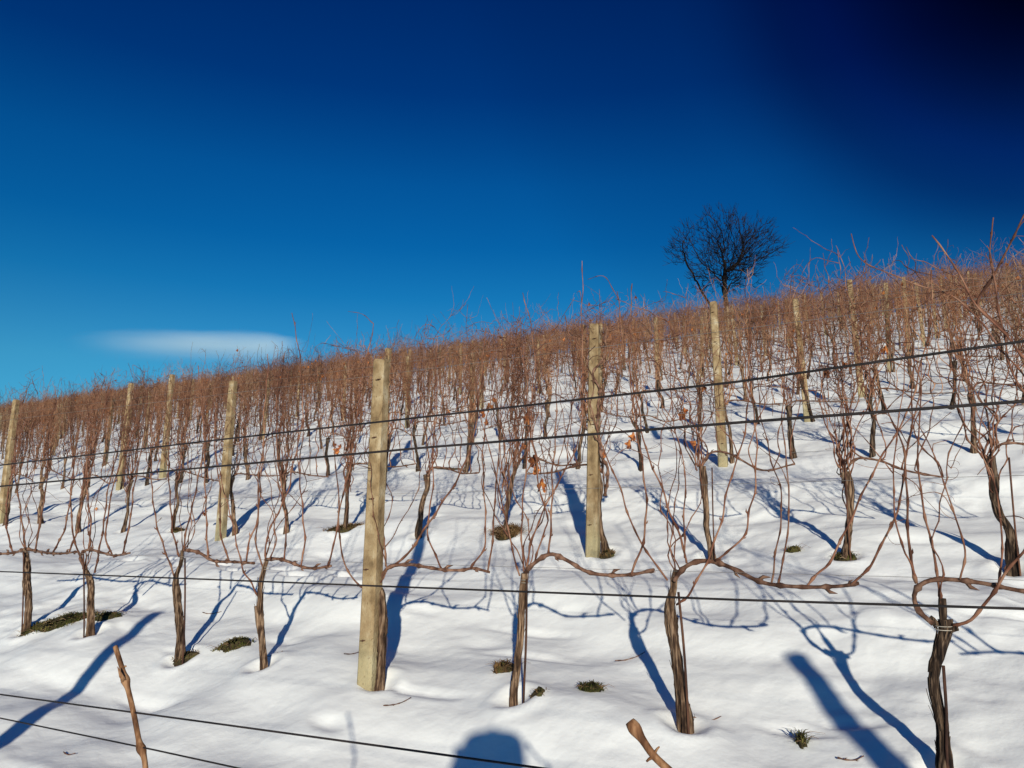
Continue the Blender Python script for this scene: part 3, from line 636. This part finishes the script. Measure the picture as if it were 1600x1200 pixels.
for jrow in range(9, 22):
    v = row_v(jrow)
    for u in rows_u(v, rng, ROWPOSTS.get(jrow, ())):
        vj = v + rng.uniform(-.1, .04); q = uv2xy(u, vj); z = gz(q); a = ROT + rng.uniform(-.1, .1); c, s = math.cos(a), math.sin(a); sc_ = rng.uniform(.9, 1.1); fl = rng.choice([-1, 1])
        Rm = np.array([[c * fl, s * fl, 0], [-s, c, 0], [0, 0, 1]]) * sc_
        (a1, a2, a3), (b1, b2, b3) = FV[rng.randrange(14)]
        P = np.array([q[0], q[1], z])
        tv.append(a1 @ Rm + P); tq.append(a2 + nt_); tt.append(a3 + nt_); nt_ += len(a1); cv.append(b1 @ Rm + P); cq.append(b2 + nc); ct.append(b3 + nc); nc += len(b1)
far = empty('far_grapevines', (0, 0, 0)); far = None
V_ = np.vstack(tv + cv); Q1 = np.vstack(tq); Q2 = np.vstack(cq) + nt_; T1 = np.vstack(tt); T2 = np.vstack(ct) + nt_
midx = np.concatenate([np.zeros(len(Q1)), np.ones(len(Q2)), np.zeros(len(T1)), np.ones(len(T2))])
fo = bpy.data.objects.new('far_grapevines', mesh_from('far_grapevines', V_, np.vstack([Q1, Q2]), np.vstack([T1, T2]), [M['bark'], M['far_cane']], True, midx)); COL.objects.link(fo)
tag(fo, 'brown thicket of far bare grapevines massed along the skyline', 'grapevines', None, 'stuff')
for o in [o for o in bpy.data.objects if o.type == 'EMPTY' and o.name.startswith('far_grapevines')]: bpy.data.objects.remove(o)

# ------------------------------------------------------------------ wires
def wire(pts, r, mname, label, group):
    P, s = crspline(pts, .4); o3 = P[0]; mb = MB(); mb.tube(P - o3, r, 6); o = mb.build('trellis_wire', M[mname]); o.location = o3
    return tag(o, label, 'wire', group)
def pix_wire(pix, v, r, label):
    P = [on_row(x, y, v) for x, y in pix]; P = [P[0] + (P[0] - P[1]) / np.linalg.norm(P[0] - P[1]) * 3.5] + P + [P[-1] + (P[-1] - P[-2]) / np.linalg.norm(P[-1] - P[-2]) * 1.4]
    wire(P, r, 'black_wire', label, 'dark wires of the row beside the camera')
pix_wire([(0, 727), (500, 669), (850, 632), (1140, 598), (1600, 533)], .85, .0014, 'topmost thick black wire slanting up across the whole picture to the right')
pix_wire([(0, 760), (600, 705), (1000, 672), (1600, 627)], .83, .0016, 'thick black wire just below the topmost one, slanting up across the picture')
pix_wire([(0, 893), (500, 912), (1000, 932), (1600, 951)], .85, .0014, 'dark wire crossing in front of the near trunks below their bent canes')
pix_wire([(0, 1085), (400, 1139), (850, 1201)], .85, .0015, 'dark wire sloping down across the foreground snow to the photographer shadow')
pix_wire([(0, 1122), (200, 1163), (375, 1201)], .85, .0013, 'lowest dark wire, cutting off the lower left corner')
for jrow in range(1, 6):
    v = row_v(jrow) if jrow > 2 else (3.12, 5.45)[jrow - 1]
    for hgt, nm in ((.575, 'lowest'), (.92, 'second lowest'), (1.22, 'middle'), (1.55, 'upper')):
        us = np.arange(-.15 * v - 2.2, 2.15 * v + 3, 2.2); pts = []
        for u in us:
            xy = uv2xy(u, v); pts.append((xy[0], xy[1], SL * v + hgt + .012 * math.sin(u * 1.3 + jrow)))
        wire(pts, .0010 if jrow > 1 else .0009, 'wire', 'thin grey %s wire strung along the %s row of vines' % (nm, ORD[jrow] if jrow > 1 else 'nearest full'), 'thin grey trellis wires')

# ------------------------------------------------------------------ the pruned vines of the row beside the photographer
def near_vine(label, pix, w, seed, spurs=()):
    rng = random.Random(seed); v = .85; P = [on_row(x, y, v) for x, y in pix]; e = P[0]; g0 = gz(e[:2]); root = empty('grapevine', (e[0] + .03, e[1], gz((e[0] + .03, e[1])))); off = np.array(root.location)
    tag(root, label, 'grapevine', 'pruned vines of the row beside the camera')
    mb = MB(); hd = off + [-.0, 0, .62]; trunk_mesh(mb, [off - [0, 0, .12], off, off + [.02, 0, .3], hd], np.array([.03, .028, .024, .027]), rng, 14, 24); mb.build('trunk', M['bark'], root, offset=off)
    mb = MB(); S = v / (ray(*pix[-1])[:2] @ GV) / F
    cane(mb, [hd, (hd + P[0]) / 2] + P, w * S * .5 * .70, w * S * .5 * .62, rng, 14, .115, .004, .0012)
    for (x, y, ex, ey, sw) in spurs:
        a, b_ = on_row(x, y, v), on_row(ex, ey, v - .004); mb.tube(crspline([a, a * .45 + b_ * .55 + [0, 0, .001], b_], .003)[0], np.linspace(sw * S * .5, sw * S * .22, len(crspline([a, a * .45 + b_ * .55 + [0, 0, .001], b_], .003)[0])), 8)
    mb.build('pruned_cane', M['tan_cane'], root, offset=off)
near_vine('pale brown pruned cane sticking up through the two lowest wires at the lower left', [(228, 1215), (217, 1160), (208, 1110), (196, 1060), (180, 1010)], 12, 51, [(209, 1112, 205, 1107, 4), (192, 1044, 197, 1041, 5), (192, 1044, 190, 1038, 6)])
near_vine('stubby cut cane with a swollen node at the bottom edge near the middle', [(1120, 1290), (1080, 1235), (1046, 1204), (1021, 1180), (1004, 1156), (984, 1127)], 19, 52, [(1023, 1182, 1010, 1190, 7), (1021, 1180, 1030, 1167, 6), (1026, 1186, 1014, 1176, 8), (1022, 1180, 1028, 1190, 8)])

# ------------------------------------------------------------------ bare patches in the snow
def patch(px, py, wpx, hpx, label, mname='grass', n=260, blade=.05, seed=0, name='grass_patch'):
    rng = random.Random(seed); c = flat(px, py); c3 = np.array([c[0], c[1], gz(c)]); d = np.linalg.norm(c3 - [0, 0, CZ]); S = d / F
    root = empty(name, c3, 0); tag(root, label, 'grass patch', 'bare patches melted into the snow')
    a, b = wpx * S / 2, max(hpx * S / 2 * 2.4, .04)
    mb = MB(); ths = np.linspace(0, 2 * math.pi, 29)[:-1]; k = [1 + .35 * float(vnoise(math.cos(t) * 1.7 + seed * 3.1, math.sin(t) * 1.7, 4)) + rng.uniform(-.12, .12) for t in ths]
    Vs = []; rings = (0, .35, .7, 1.0)
    for f in rings[1:]:
        for t, kk in zip(ths, k):
            x = math.cos(t) * a * f * kk; y = math.sin(t) * b * f * kk; z = gz((c[0] + x, c[1] + y)) - c3[2] + .030 * (1 - f**2) - (.012 if f == 1 else 0) + rng.uniform(-.004, .004)
            Vs.append((x, y, z))
    n_ = len(ths); Vs.append((0, 0, .04)); Qs = []; Ts = []
    for r_ in range(2):
        for i in range(n_): Qs.append((r_ * n_ + i, r_ * n_ + (i + 1) % n_, (r_ + 1) * n_ + (i + 1) % n_, (r_ + 1) * n_ + i))
    for i in range(n_): Ts.append((3 * n_, i, (i + 1) % n_))
    mb.add(Vs, Qs, Ts); mb.build('soil', M['soil'], root)
    gb = MB()
    for _ in range(n):
        t = rng.uniform(0, 6.28); f = math.sqrt(rng.random()) * .98; x = math.cos(t) * a * f * k[int(t / 6.28 * 27)]; y = math.sin(t) * b * f * k[int(t / 6.28 * 27)]
        z = gz((c[0] + x, c[1] + y)) - c3[2] + .02 * (1 - f * f); h = blade * rng.uniform(.15, .7); az = rng.uniform(0, 6.28); ln = h * rng.uniform(.6, 2.4); w = rng.uniform(.0012, .003)
        dx, dy = math.cos(az) * ln, math.sin(az) * ln; px_, py_ = -math.sin(az) * w, math.cos(az) * w
        gb.add([(x - px_, y - py_, z), (x + px_, y + py_, z), (x + dx * .5 + px_ * .8, y + dy * .5 + py_ * .8, z + h * .75), (x + dx * .5 - px_ * .8, y + dy * .5 - py_ * .8, z + h * .75), (x + dx, y + dy, z + h * .8)], [(0, 1, 2, 3)], [(3, 2, 4)])
    gb.build('grass_blades', M[mname], root, smooth=False)
    sb = MB()
    for _ in range(max(5, n // 14)):
        t = rng.uniform(0, 6.28); f = math.sqrt(rng.random()) * 1.12; kk = k[int(t / 6.28 * 27)]; x = math.cos(t) * a * f * kk; y = math.sin(t) * b * f * kk; z = gz((c[0] + x, c[1] + y)) - c3[2] + .012
        az = rng.uniform(0, 6.28); ln = blade * rng.uniform(.6, 2.0); sb.tube([(x, y, z), (x + math.cos(az) * ln * .5, y + math.sin(az) * ln * .5, z + ln * .25), (x + math.cos(az) * ln, y + math.sin(az) * ln, z + ln * rng.uniform(-.05, .2))], [.0012, .001, .0005], 3, cap=False)
    sb.build('straw_blades', M['straw_cane'], root, smooth=False)
patch(92, 982, 92, 16, 'wide strip of green grass melted free between the two leftmost near trunks', n=1100, blade=.045, seed=1)
patch(165, 978, 36, 12, 'small dark grass hollow right of the wide melted strip', n=220, blade=.04, seed=2)
patch(368, 1008, 52, 13, 'olive mossy patch between the curved-neck vine and the thin reddish vine', n=420, blade=.035, seed=3)
patch(786, 1053, 34, 14, 'clump of dead brown leaves in the snow left of the central trunk', 'dead_grass', n=260, blade=.05, seed=4)
patch(925, 1084, 34, 14, 'small round green moss tuft in the snow between the two central trunks', n=380, blade=.035, seed=5)
patch(540, 828, 66, 9, 'dark brown melted strip reaching left from behind the thick post', 'dead_grass', n=420, blade=.05, seed=6)
patch(790, 832, 52, 22, 'shaggy mound of dead grass at the foot of the bushy leafy vine', 'dead_grass', n=900, blade=.11, seed=7)
patch(1240, 855, 24, 7, 'little yellow-green tuft left of the forked vine', n=160, blade=.04, seed=8)
patch(1250, 1134, 16, 8, 'tiny sprout poking through the snow at the lower right', n=60, blade=.055, seed=9)
patch(700, 733, 46, 6, 'thin dark melted line behind the second row, right of the thick post', 'dead_grass', n=180, blade=.05, seed=10)
patch(948, 853, 24, 7, 'brown melted ring at the foot of the vine hugging the second-row post', 'dead_grass', n=140, blade=.05, seed=11)
patch(1320, 865, 30, 10, 'mossy melted ring round the flared foot of the forked vine', n=200, blade=.04, seed=12)
patch(276, 829, 22, 9, 'dark melted hollow at the burnt-looking vine foot on the left', 'dead_grass', n=150, blade=.05, seed=13)
patch(842, 1102, 22, 4, 'scrap of dead leaf litter right of the central trunk foot', 'dead_grass', n=40, blade=.03, seed=14)
patch(290, 1019, 34, 6, 'dark litter ring round the foot of the curved-neck vine', 'dead_grass', n=90, blade=.035, seed=15)

TWIGS = [(106, 1179, 'short dark twig lying on the snow in the lower left corner below the wires'), (425, 1030, 'thin fallen twig on the snow right of the thin reddish vine'), (548, 1030, 'fallen twig on the snow just left of the thick post foot'), (1105, 1104, 'curved fallen twig right of the shaggy swollen trunk foot'),
         (620, 1100, 'small twig scrap on open snow right of the thick post'), (1330, 1165, 'fallen twig on the snow left of the gnarled trunk foot'), (330, 955, 'small twig on the snow above the olive mossy patch'), (985, 1020, 'small twig on the snow between the two central trunks, above the moss tuft')]
rng = random.Random(91)
for (px, py, lab) in TWIGS:
    c = flat(px, py); z = gz(c); a = rng.uniform(-.5, .5); ln = rng.uniform(.03, .08); mb = MB(); P = []
    for f in (-1, -.4, .2, .7, 1): x, y = math.cos(a) * ln * f, math.sin(a) * ln * f + .012 * f * f; P.append((x, y, gz((c[0] + x, c[1] + y)) - z + .003 + .006 * abs(f)))
    cane(mb, P, .0022, .0012, rng, 6, .03, .008, .002); o = mb.build('fallen_twig', M['arm']); o.location = (c[0], c[1], z); tag(o, lab, 'twig', 'twigs fallen on the snow')

# ------------------------------------------------------------------ the lone tree on the ridge
def tree(xy):
    rng = np.random.default_rng(5); pr = random.Random(4); z = gz(xy); root = empty('bare_tree', (xy[0], xy[1], z)); tag(root, 'lone leafless round-crowned tree on the ridge above the vineyard', 'tree')
    cen = np.array([0, 0, 6.15]); rad3 = np.array([3.6, 3.2, 2.7])
    A = rng.normal(size=(5200, 3)); A /= np.linalg.norm(A, axis=1)[:, None]; A *= (rng.random(5200)**.42)[:, None]; A = A * (1 + .24 * vnoise(np.arctan2(A[:, 0], A[:, 2]) * 2.2, A[:, 1] * 1.5, 12) + .10 * vnoise(np.arctan2(A[:, 0], A[:, 2]) * 6, A[:, 1] * 3, 13))[:, None] * rad3 + cen
    A = A[(vnoise(A[:, 0] * .7, A[:, 2] * .7 + A[:, 1] * .3, 9) > -.22) & (A[:, 2] > 3.6 + .25 * vnoise(A[:, 0], A[:, 1], 3))][:3600]
    N_ = []; par = []
    for k in range(4):                       # several stems from one stool
        a = k * 1.57 + .5; t = pr.uniform(.08, .28); p = np.array([math.cos(a) * .13, math.sin(a) * .13, -.2]); last = -1
        d = np.array([math.cos(a) * t * 1.2, math.sin(a) * t, 1]); d /= np.linalg.norm(d)
        for q in range(pr.randint(17, 22)):
            N_.append(p.copy()); par.append(last); last = len(N_) - 1; d = d + rng.normal(0, .05, 3); d /= np.linalg.norm(d); p = p + d * .26
    STEMN = len(N_); st = .19
    for it in range(60):
        Na = np.array(N_); D = np.linalg.norm(A[:, None] - Na[None], axis=2) if len(A) else np.zeros((0, 1))
        if not len(A): break
        near = D.argmin(1); dm = D.min(1); ok = dm < 2.2; new = []
        for n in np.unique(near[ok]):
            if n < 4: continue
            v_ = A[ok & (near == n)] - Na[n]; v_ /= np.linalg.norm(v_, axis=1)[:, None]; d = v_.mean(0) + rng.normal(0, .16, 3)
            d /= np.linalg.norm(d) + 1e-9; new.append((Na[n] + d * st, n))
        if not new: break
        for p, n in new: N_.append(p); par.append(int(n))
        Nn = np.array([p for p, _ in new]); A = A[np.linalg.norm(A[:, None] - Nn[None], axis=2).min(1) > .20]
        if len(N_) > 9000: break
    n = len(N_); ch = [[] for _ in range(n)]
    for i_, p in enumerate(par):
        if p >= 0: ch[p].append(i_)
    R = np.zeros(n)
    for i_ in range(n - 1, -1, -1): R[i_] = .0112 if not ch[i_] else (sum(R[c]**2.35 for c in ch[i_]))**(1 / 2.35)
    R = np.minimum(R, .15); tr = MB(); cr = MB()
    stack = [i_ for i_ in range(n) if par[i_] < 0]
    starts = [(-1, i_) for i_ in stack]
    while starts:
        p0, i_ = starts.pop(); pts = [N_[p0]] if p0 >= 0 else []; rr = [R[i_]] if p0 >= 0 else []; first = i_
        while True:
            pts.append(N_[i_]); rr.append(R[i_])
            if not ch[i_]: break
            c = max(ch[i_], key=lambda k_: R[k_])
            for o_ in ch[i_]:
                if o_ != c: starts.append((i_, o_))
            i_ = c
        if len(pts) < 2: continue
        tip = pts[-1] - pts[-2]; tip /= np.linalg.norm(tip) + 1e-9
        for e in range(3):                   # twigs at the tip
            ov = pts[-1] - (cen - np.array([0, 0, 2.2])); ov /= np.linalg.norm(ov) + 1e-9; d = tip * .4 + ov * .9 + rng.normal(0, .3, 3); d /= np.linalg.norm(d); ln = pr.uniform(.25, .75); cr.tube([pts[-1], pts[-1] + d * ln * .5 + rng.normal(0, .03, 3), pts[-1] + d * ln], [.012, .010, .007], 3, cap=False)
        (tr if first < STEMN and p0 < 0 else cr).tube(pts, rr, 6 if first < STEMN else 3, cap=False)
    tr.build('trunk', M['tree'], root); cr.build('crown', M['tree'], root); return root
TREE = tree((.290 * 50, 50))

# ------------------------------------------------------------------ the lens-shaped cloud low on the left
d = ray(300, 541); d /= np.linalg.norm(d); cc = d * 1600
mb = MB(); n1, n2 = 24, 40
th = np.linspace(0, math.pi, n1); ph = np.linspace(0, 2 * math.pi, n2, endpoint=False)
Vs = np.array([(math.sin(t) * math.cos(p) * 230, math.sin(t) * math.sin(p) * 90, math.cos(t) * 40) for t in th for p in ph])
Qs = [(i * n2 + j, (i + 1) * n2 + j, (i + 1) * n2 + (j + 1) % n2, i * n2 + (j + 1) % n2) for i in range(n1 - 1) for j in range(n2)]
mb.add(Vs, Qs)
cm = bpy.data.materials.new('cloud_vapour'); cm.use_nodes = True; N, L = cm.node_tree.nodes, cm.node_tree.links
N.remove(N['Principled BSDF']); pv = N.new('ShaderNodeVolumePrincipled'); pv.inputs['Color'].default_value = (.80, .95, 1, 1); pv.inputs['Anisotropy'].default_value = -.45
tc = N.new('ShaderNodeTexCoord'); mp = N.new('ShaderNodeMapping'); mp.inputs['Scale'].default_value = (1 / 230, 1 / 90, 1 / 40); L.new(tc.outputs['Object'], mp.inputs[0])
sx = N.new('ShaderNodeSeparateXYZ'); L.new(mp.outputs[0], sx.inputs[0])
def cmath(op, a, b=0.0):
    n = N.new('ShaderNodeMath'); n.operation = op
    for k_, v_ in enumerate((a, b)):
        if isinstance(v_, (int, float)): n.inputs[k_].default_value = v_
        else: L.new(v_, n.inputs[k_])
    return n.outputs[0]
def cstep(v_, a, b, lo=0.0, hi=1.0):
    n = N.new('ShaderNodeMapRange'); n.interpolation_type = 'SMOOTHSTEP'; L.new(v_, n.inputs[0])
    for k_, w_ in enumerate((a, b, lo, hi)): n.inputs[k_ + 1].default_value = w_
    return n.outputs[0]
nz = N.new('ShaderNodeTexNoise'); nz.inputs['Scale'].default_value = 2.2; nz.inputs['Detail'].default_value = 4
mp2 = N.new('ShaderNodeMapping'); mp2.inputs['Scale'].default_value = (1.0, 1.0, 1.6); L.new(mp.outputs[0], mp2.inputs[0]); L.new(mp2.outputs[0], nz.inputs['Vector'])
x_ = sx.outputs[0]; z_ = cmath('ADD', sx.outputs[2], cmath('MULTIPLY', cmath('SUBTRACT', nz.outputs[0], .5), .35))
zt = cmath('ADD', z_, cmath('MULTIPLY', x_, cmath('MULTIPLY', x_, .10)))
topm = cstep(zt, .55, .36); botm = cstep(cmath('ADD', z_, cmath('MULTIPLY', x_, .30)), -.80, .25)
sidm = cmath('MULTIPLY', cstep(x_, -1.0, .15), cstep(x_, .98, .55)); yy = cstep(cmath('MULTIPLY', sx.outputs[1], sx.outputs[1]), .8, .2)
dens = cmath('MULTIPLY', cmath('MULTIPLY', topm, botm), cmath('MULTIPLY', sidm, yy))
mr = N.new('ShaderNodeMath'); mr.operation = 'MULTIPLY'; L.new(dens, mr.inputs[0]); mr.inputs[1].default_value = .0055
L.new(mr.outputs[0], pv.inputs['Density']); L.new(pv.outputs[0], N['Material Output'].inputs['Volume'])
co = mb.build('cloud', cm); co.location = cc + np.array([0, 0, CZ]); co.rotation_euler = (0, -.075, math.atan2(d[1], d[0]) - math.pi / 2)
tag(co, 'thin white lens-shaped cloud low in the blue sky at the left', 'cloud')

# ------------------------------------------------------------------ the photographer, whose shadow lies on the foreground snow
def person():
    fx, fy = .035, -.36; z0 = gz((fx, fy)); root = empty('person', (fx, fy, z0)); tag(root, 'person holding up a phone, seen only as the shadow at the bottom edge', 'person')
    def skin(name, verts, edges, radii, m, sub=2):
        me = bpy.data.meshes.new(name); me.from_pydata([v for v in verts], edges, []); o = bpy.data.objects.new(name, me); COL.objects.link(o); o.parent = root; me.materials.append(m)
        md = o.modifiers.new('skin', 'SKIN'); md.use_smooth_shade = True
        for i, r in enumerate(radii): me.skin_vertices[0].data[i].radius = (r, r) if not isinstance(r, tuple) else r
        me.skin_vertices[0].data[0].use_root = True
        s = o.modifiers.new('sub', 'SUBSURF'); s.levels = sub; s.render_levels = sub; return o
    H = CZ - z0                              # phone height over the feet
    vs = [(0, 0, .95), (0, 0, 1.12), (0, .01, 1.32), (0, 0, 1.50), (0, .01, 1.60), (0, .03, 1.70), (0, .03, 1.82),      # 0-6 pelvis..head
          (-.10, 0, .90), (-.11, .02, .50), (-.12, -.02, .08), (-.13, .12, .03), (.10, 0, .90), (.11, .02, .50), (.12, -.02, .08), (.13, .12, .03),   # 7-14 legs
          (-.20, 0, 1.47), (-.27, .12, 1.24), (-.15, .27, 1.64), (.20, 0, 1.47), (.23, .14, 1.24), (.08, .27, 1.62)]   # 15-20 arms
    es = [(0, 1), (1, 2), (2, 3), (3, 4), (4, 5), (5, 6), (0, 7), (7, 8), (8, 9), (9, 10), (0, 11), (11, 12), (12, 13), (13, 14), (3, 15), (15, 16), (16, 17), (3, 18), (18, 19), (19, 20)]
    rs = [(.17, .12), (.16, .12), (.18, .13), (.13, .10), .06, .082, .085, .10, .075, .055, .045, .10, .075, .055, .045, .075, .06, .038, .075, .06, .038]
    skin('body', vs, es, rs, plain('dark_jacket', (.03, .035, .05), .8))
    skm = plain('skin_tone', (.55, .34, .25), .5)
    for sx, (wx, wy, wz) in ((-1, (-.15, .27, 1.64)), (1, (.08, .27, 1.62))):   # hands gripping the phone's short sides
        P = [(wx, wy, wz), (wx, wy + .04, wz + .04), (wx, wy + .06, wz + .085)]; E_ = [(0, 1), (1, 2)]; R_ = [.026, .034, .028]
        for k in range(4):
            i = len(P); dz = .012 + k * -.017; P += [(wx - sx * .008, wy + .075 + .004 * k, wz + .098 + dz), (wx - sx * .035, wy + .088, wz + .104 + dz), (wx - sx * .055, wy + .080, wz + .106 + dz)]; E_ += [(2, i), (i, i + 1), (i + 1, i + 2)]; R_ += [.0095, .0088, .0075]
        i = len(P); P += [(wx - sx * .02, wy + .035, wz + .085), (wx - sx * .05, wy + .045, wz + .105)]; E_ += [(1, i), (i, i + 1)]; R_ += [.011, .009]
        skin('hand', P, E_, R_, skm)
    hat = MB(); th = np.linspace(0, math.pi * .56, 12); ph = np.linspace(0, 2 * math.pi, 24, endpoint=False)
    sgn = lambda x, e: math.copysign(abs(x)**e, x)
    Vh = np.array([(sgn(math.sin(t), .22) * math.cos(p) * .128, .03 + sgn(math.sin(t), .22) * math.sin(p) * .128, 1.74 + sgn(math.cos(t), .4) * .160) for t in th for p in ph])
    hat.add(Vh, [(a * 24 + b, (a + 1) * 24 + b, (a + 1) * 24 + (b + 1) % 24, a * 24 + (b + 1) % 24) for a in range(11) for b in range(24)])
    tb_ = np.linspace(0, math.pi, 9); Vb = np.array([(math.sin(t) * math.cos(p) * .022, .03 + math.sin(t) * math.sin(p) * .022, 1.912 + math.cos(t) * .02) for t in tb_ for p in ph])
    hat.add(Vb, [(a * 24 + b, (a + 1) * 24 + b, (a + 1) * 24 + (b + 1) % 24, a * 24 + (b + 1) % 24) for a in range(8) for b in range(24)])
    hat.build('hat', plain('wool_hat', (.05, .05, .07), .95), root)
    po = MB(); x0, x1, zc = -.155 + fx, .015 + fx, CZ     # the phone, lens just behind the camera point
    Vp = [(x, y, z) for x in (-.132, .030) for y in (-.055, -.047) for z in (CZ - .038, CZ + .038)]
    po.add(Vp, [(0, 1, 3, 2), (4, 6, 7, 5), (0, 4, 5, 1), (2, 3, 7, 6), (0, 2, 6, 4), (1, 5, 7, 3)]); p = po.build('phone', plain('phone_black', (.02, .02, .022), .3), None, smooth=False)
    tag(p, 'black phone held level in both hands of the photographer', 'phone')
    bv = p.modifiers.new('bevel', 'BEVEL'); bv.width = .003; bv.segments = 2
person()
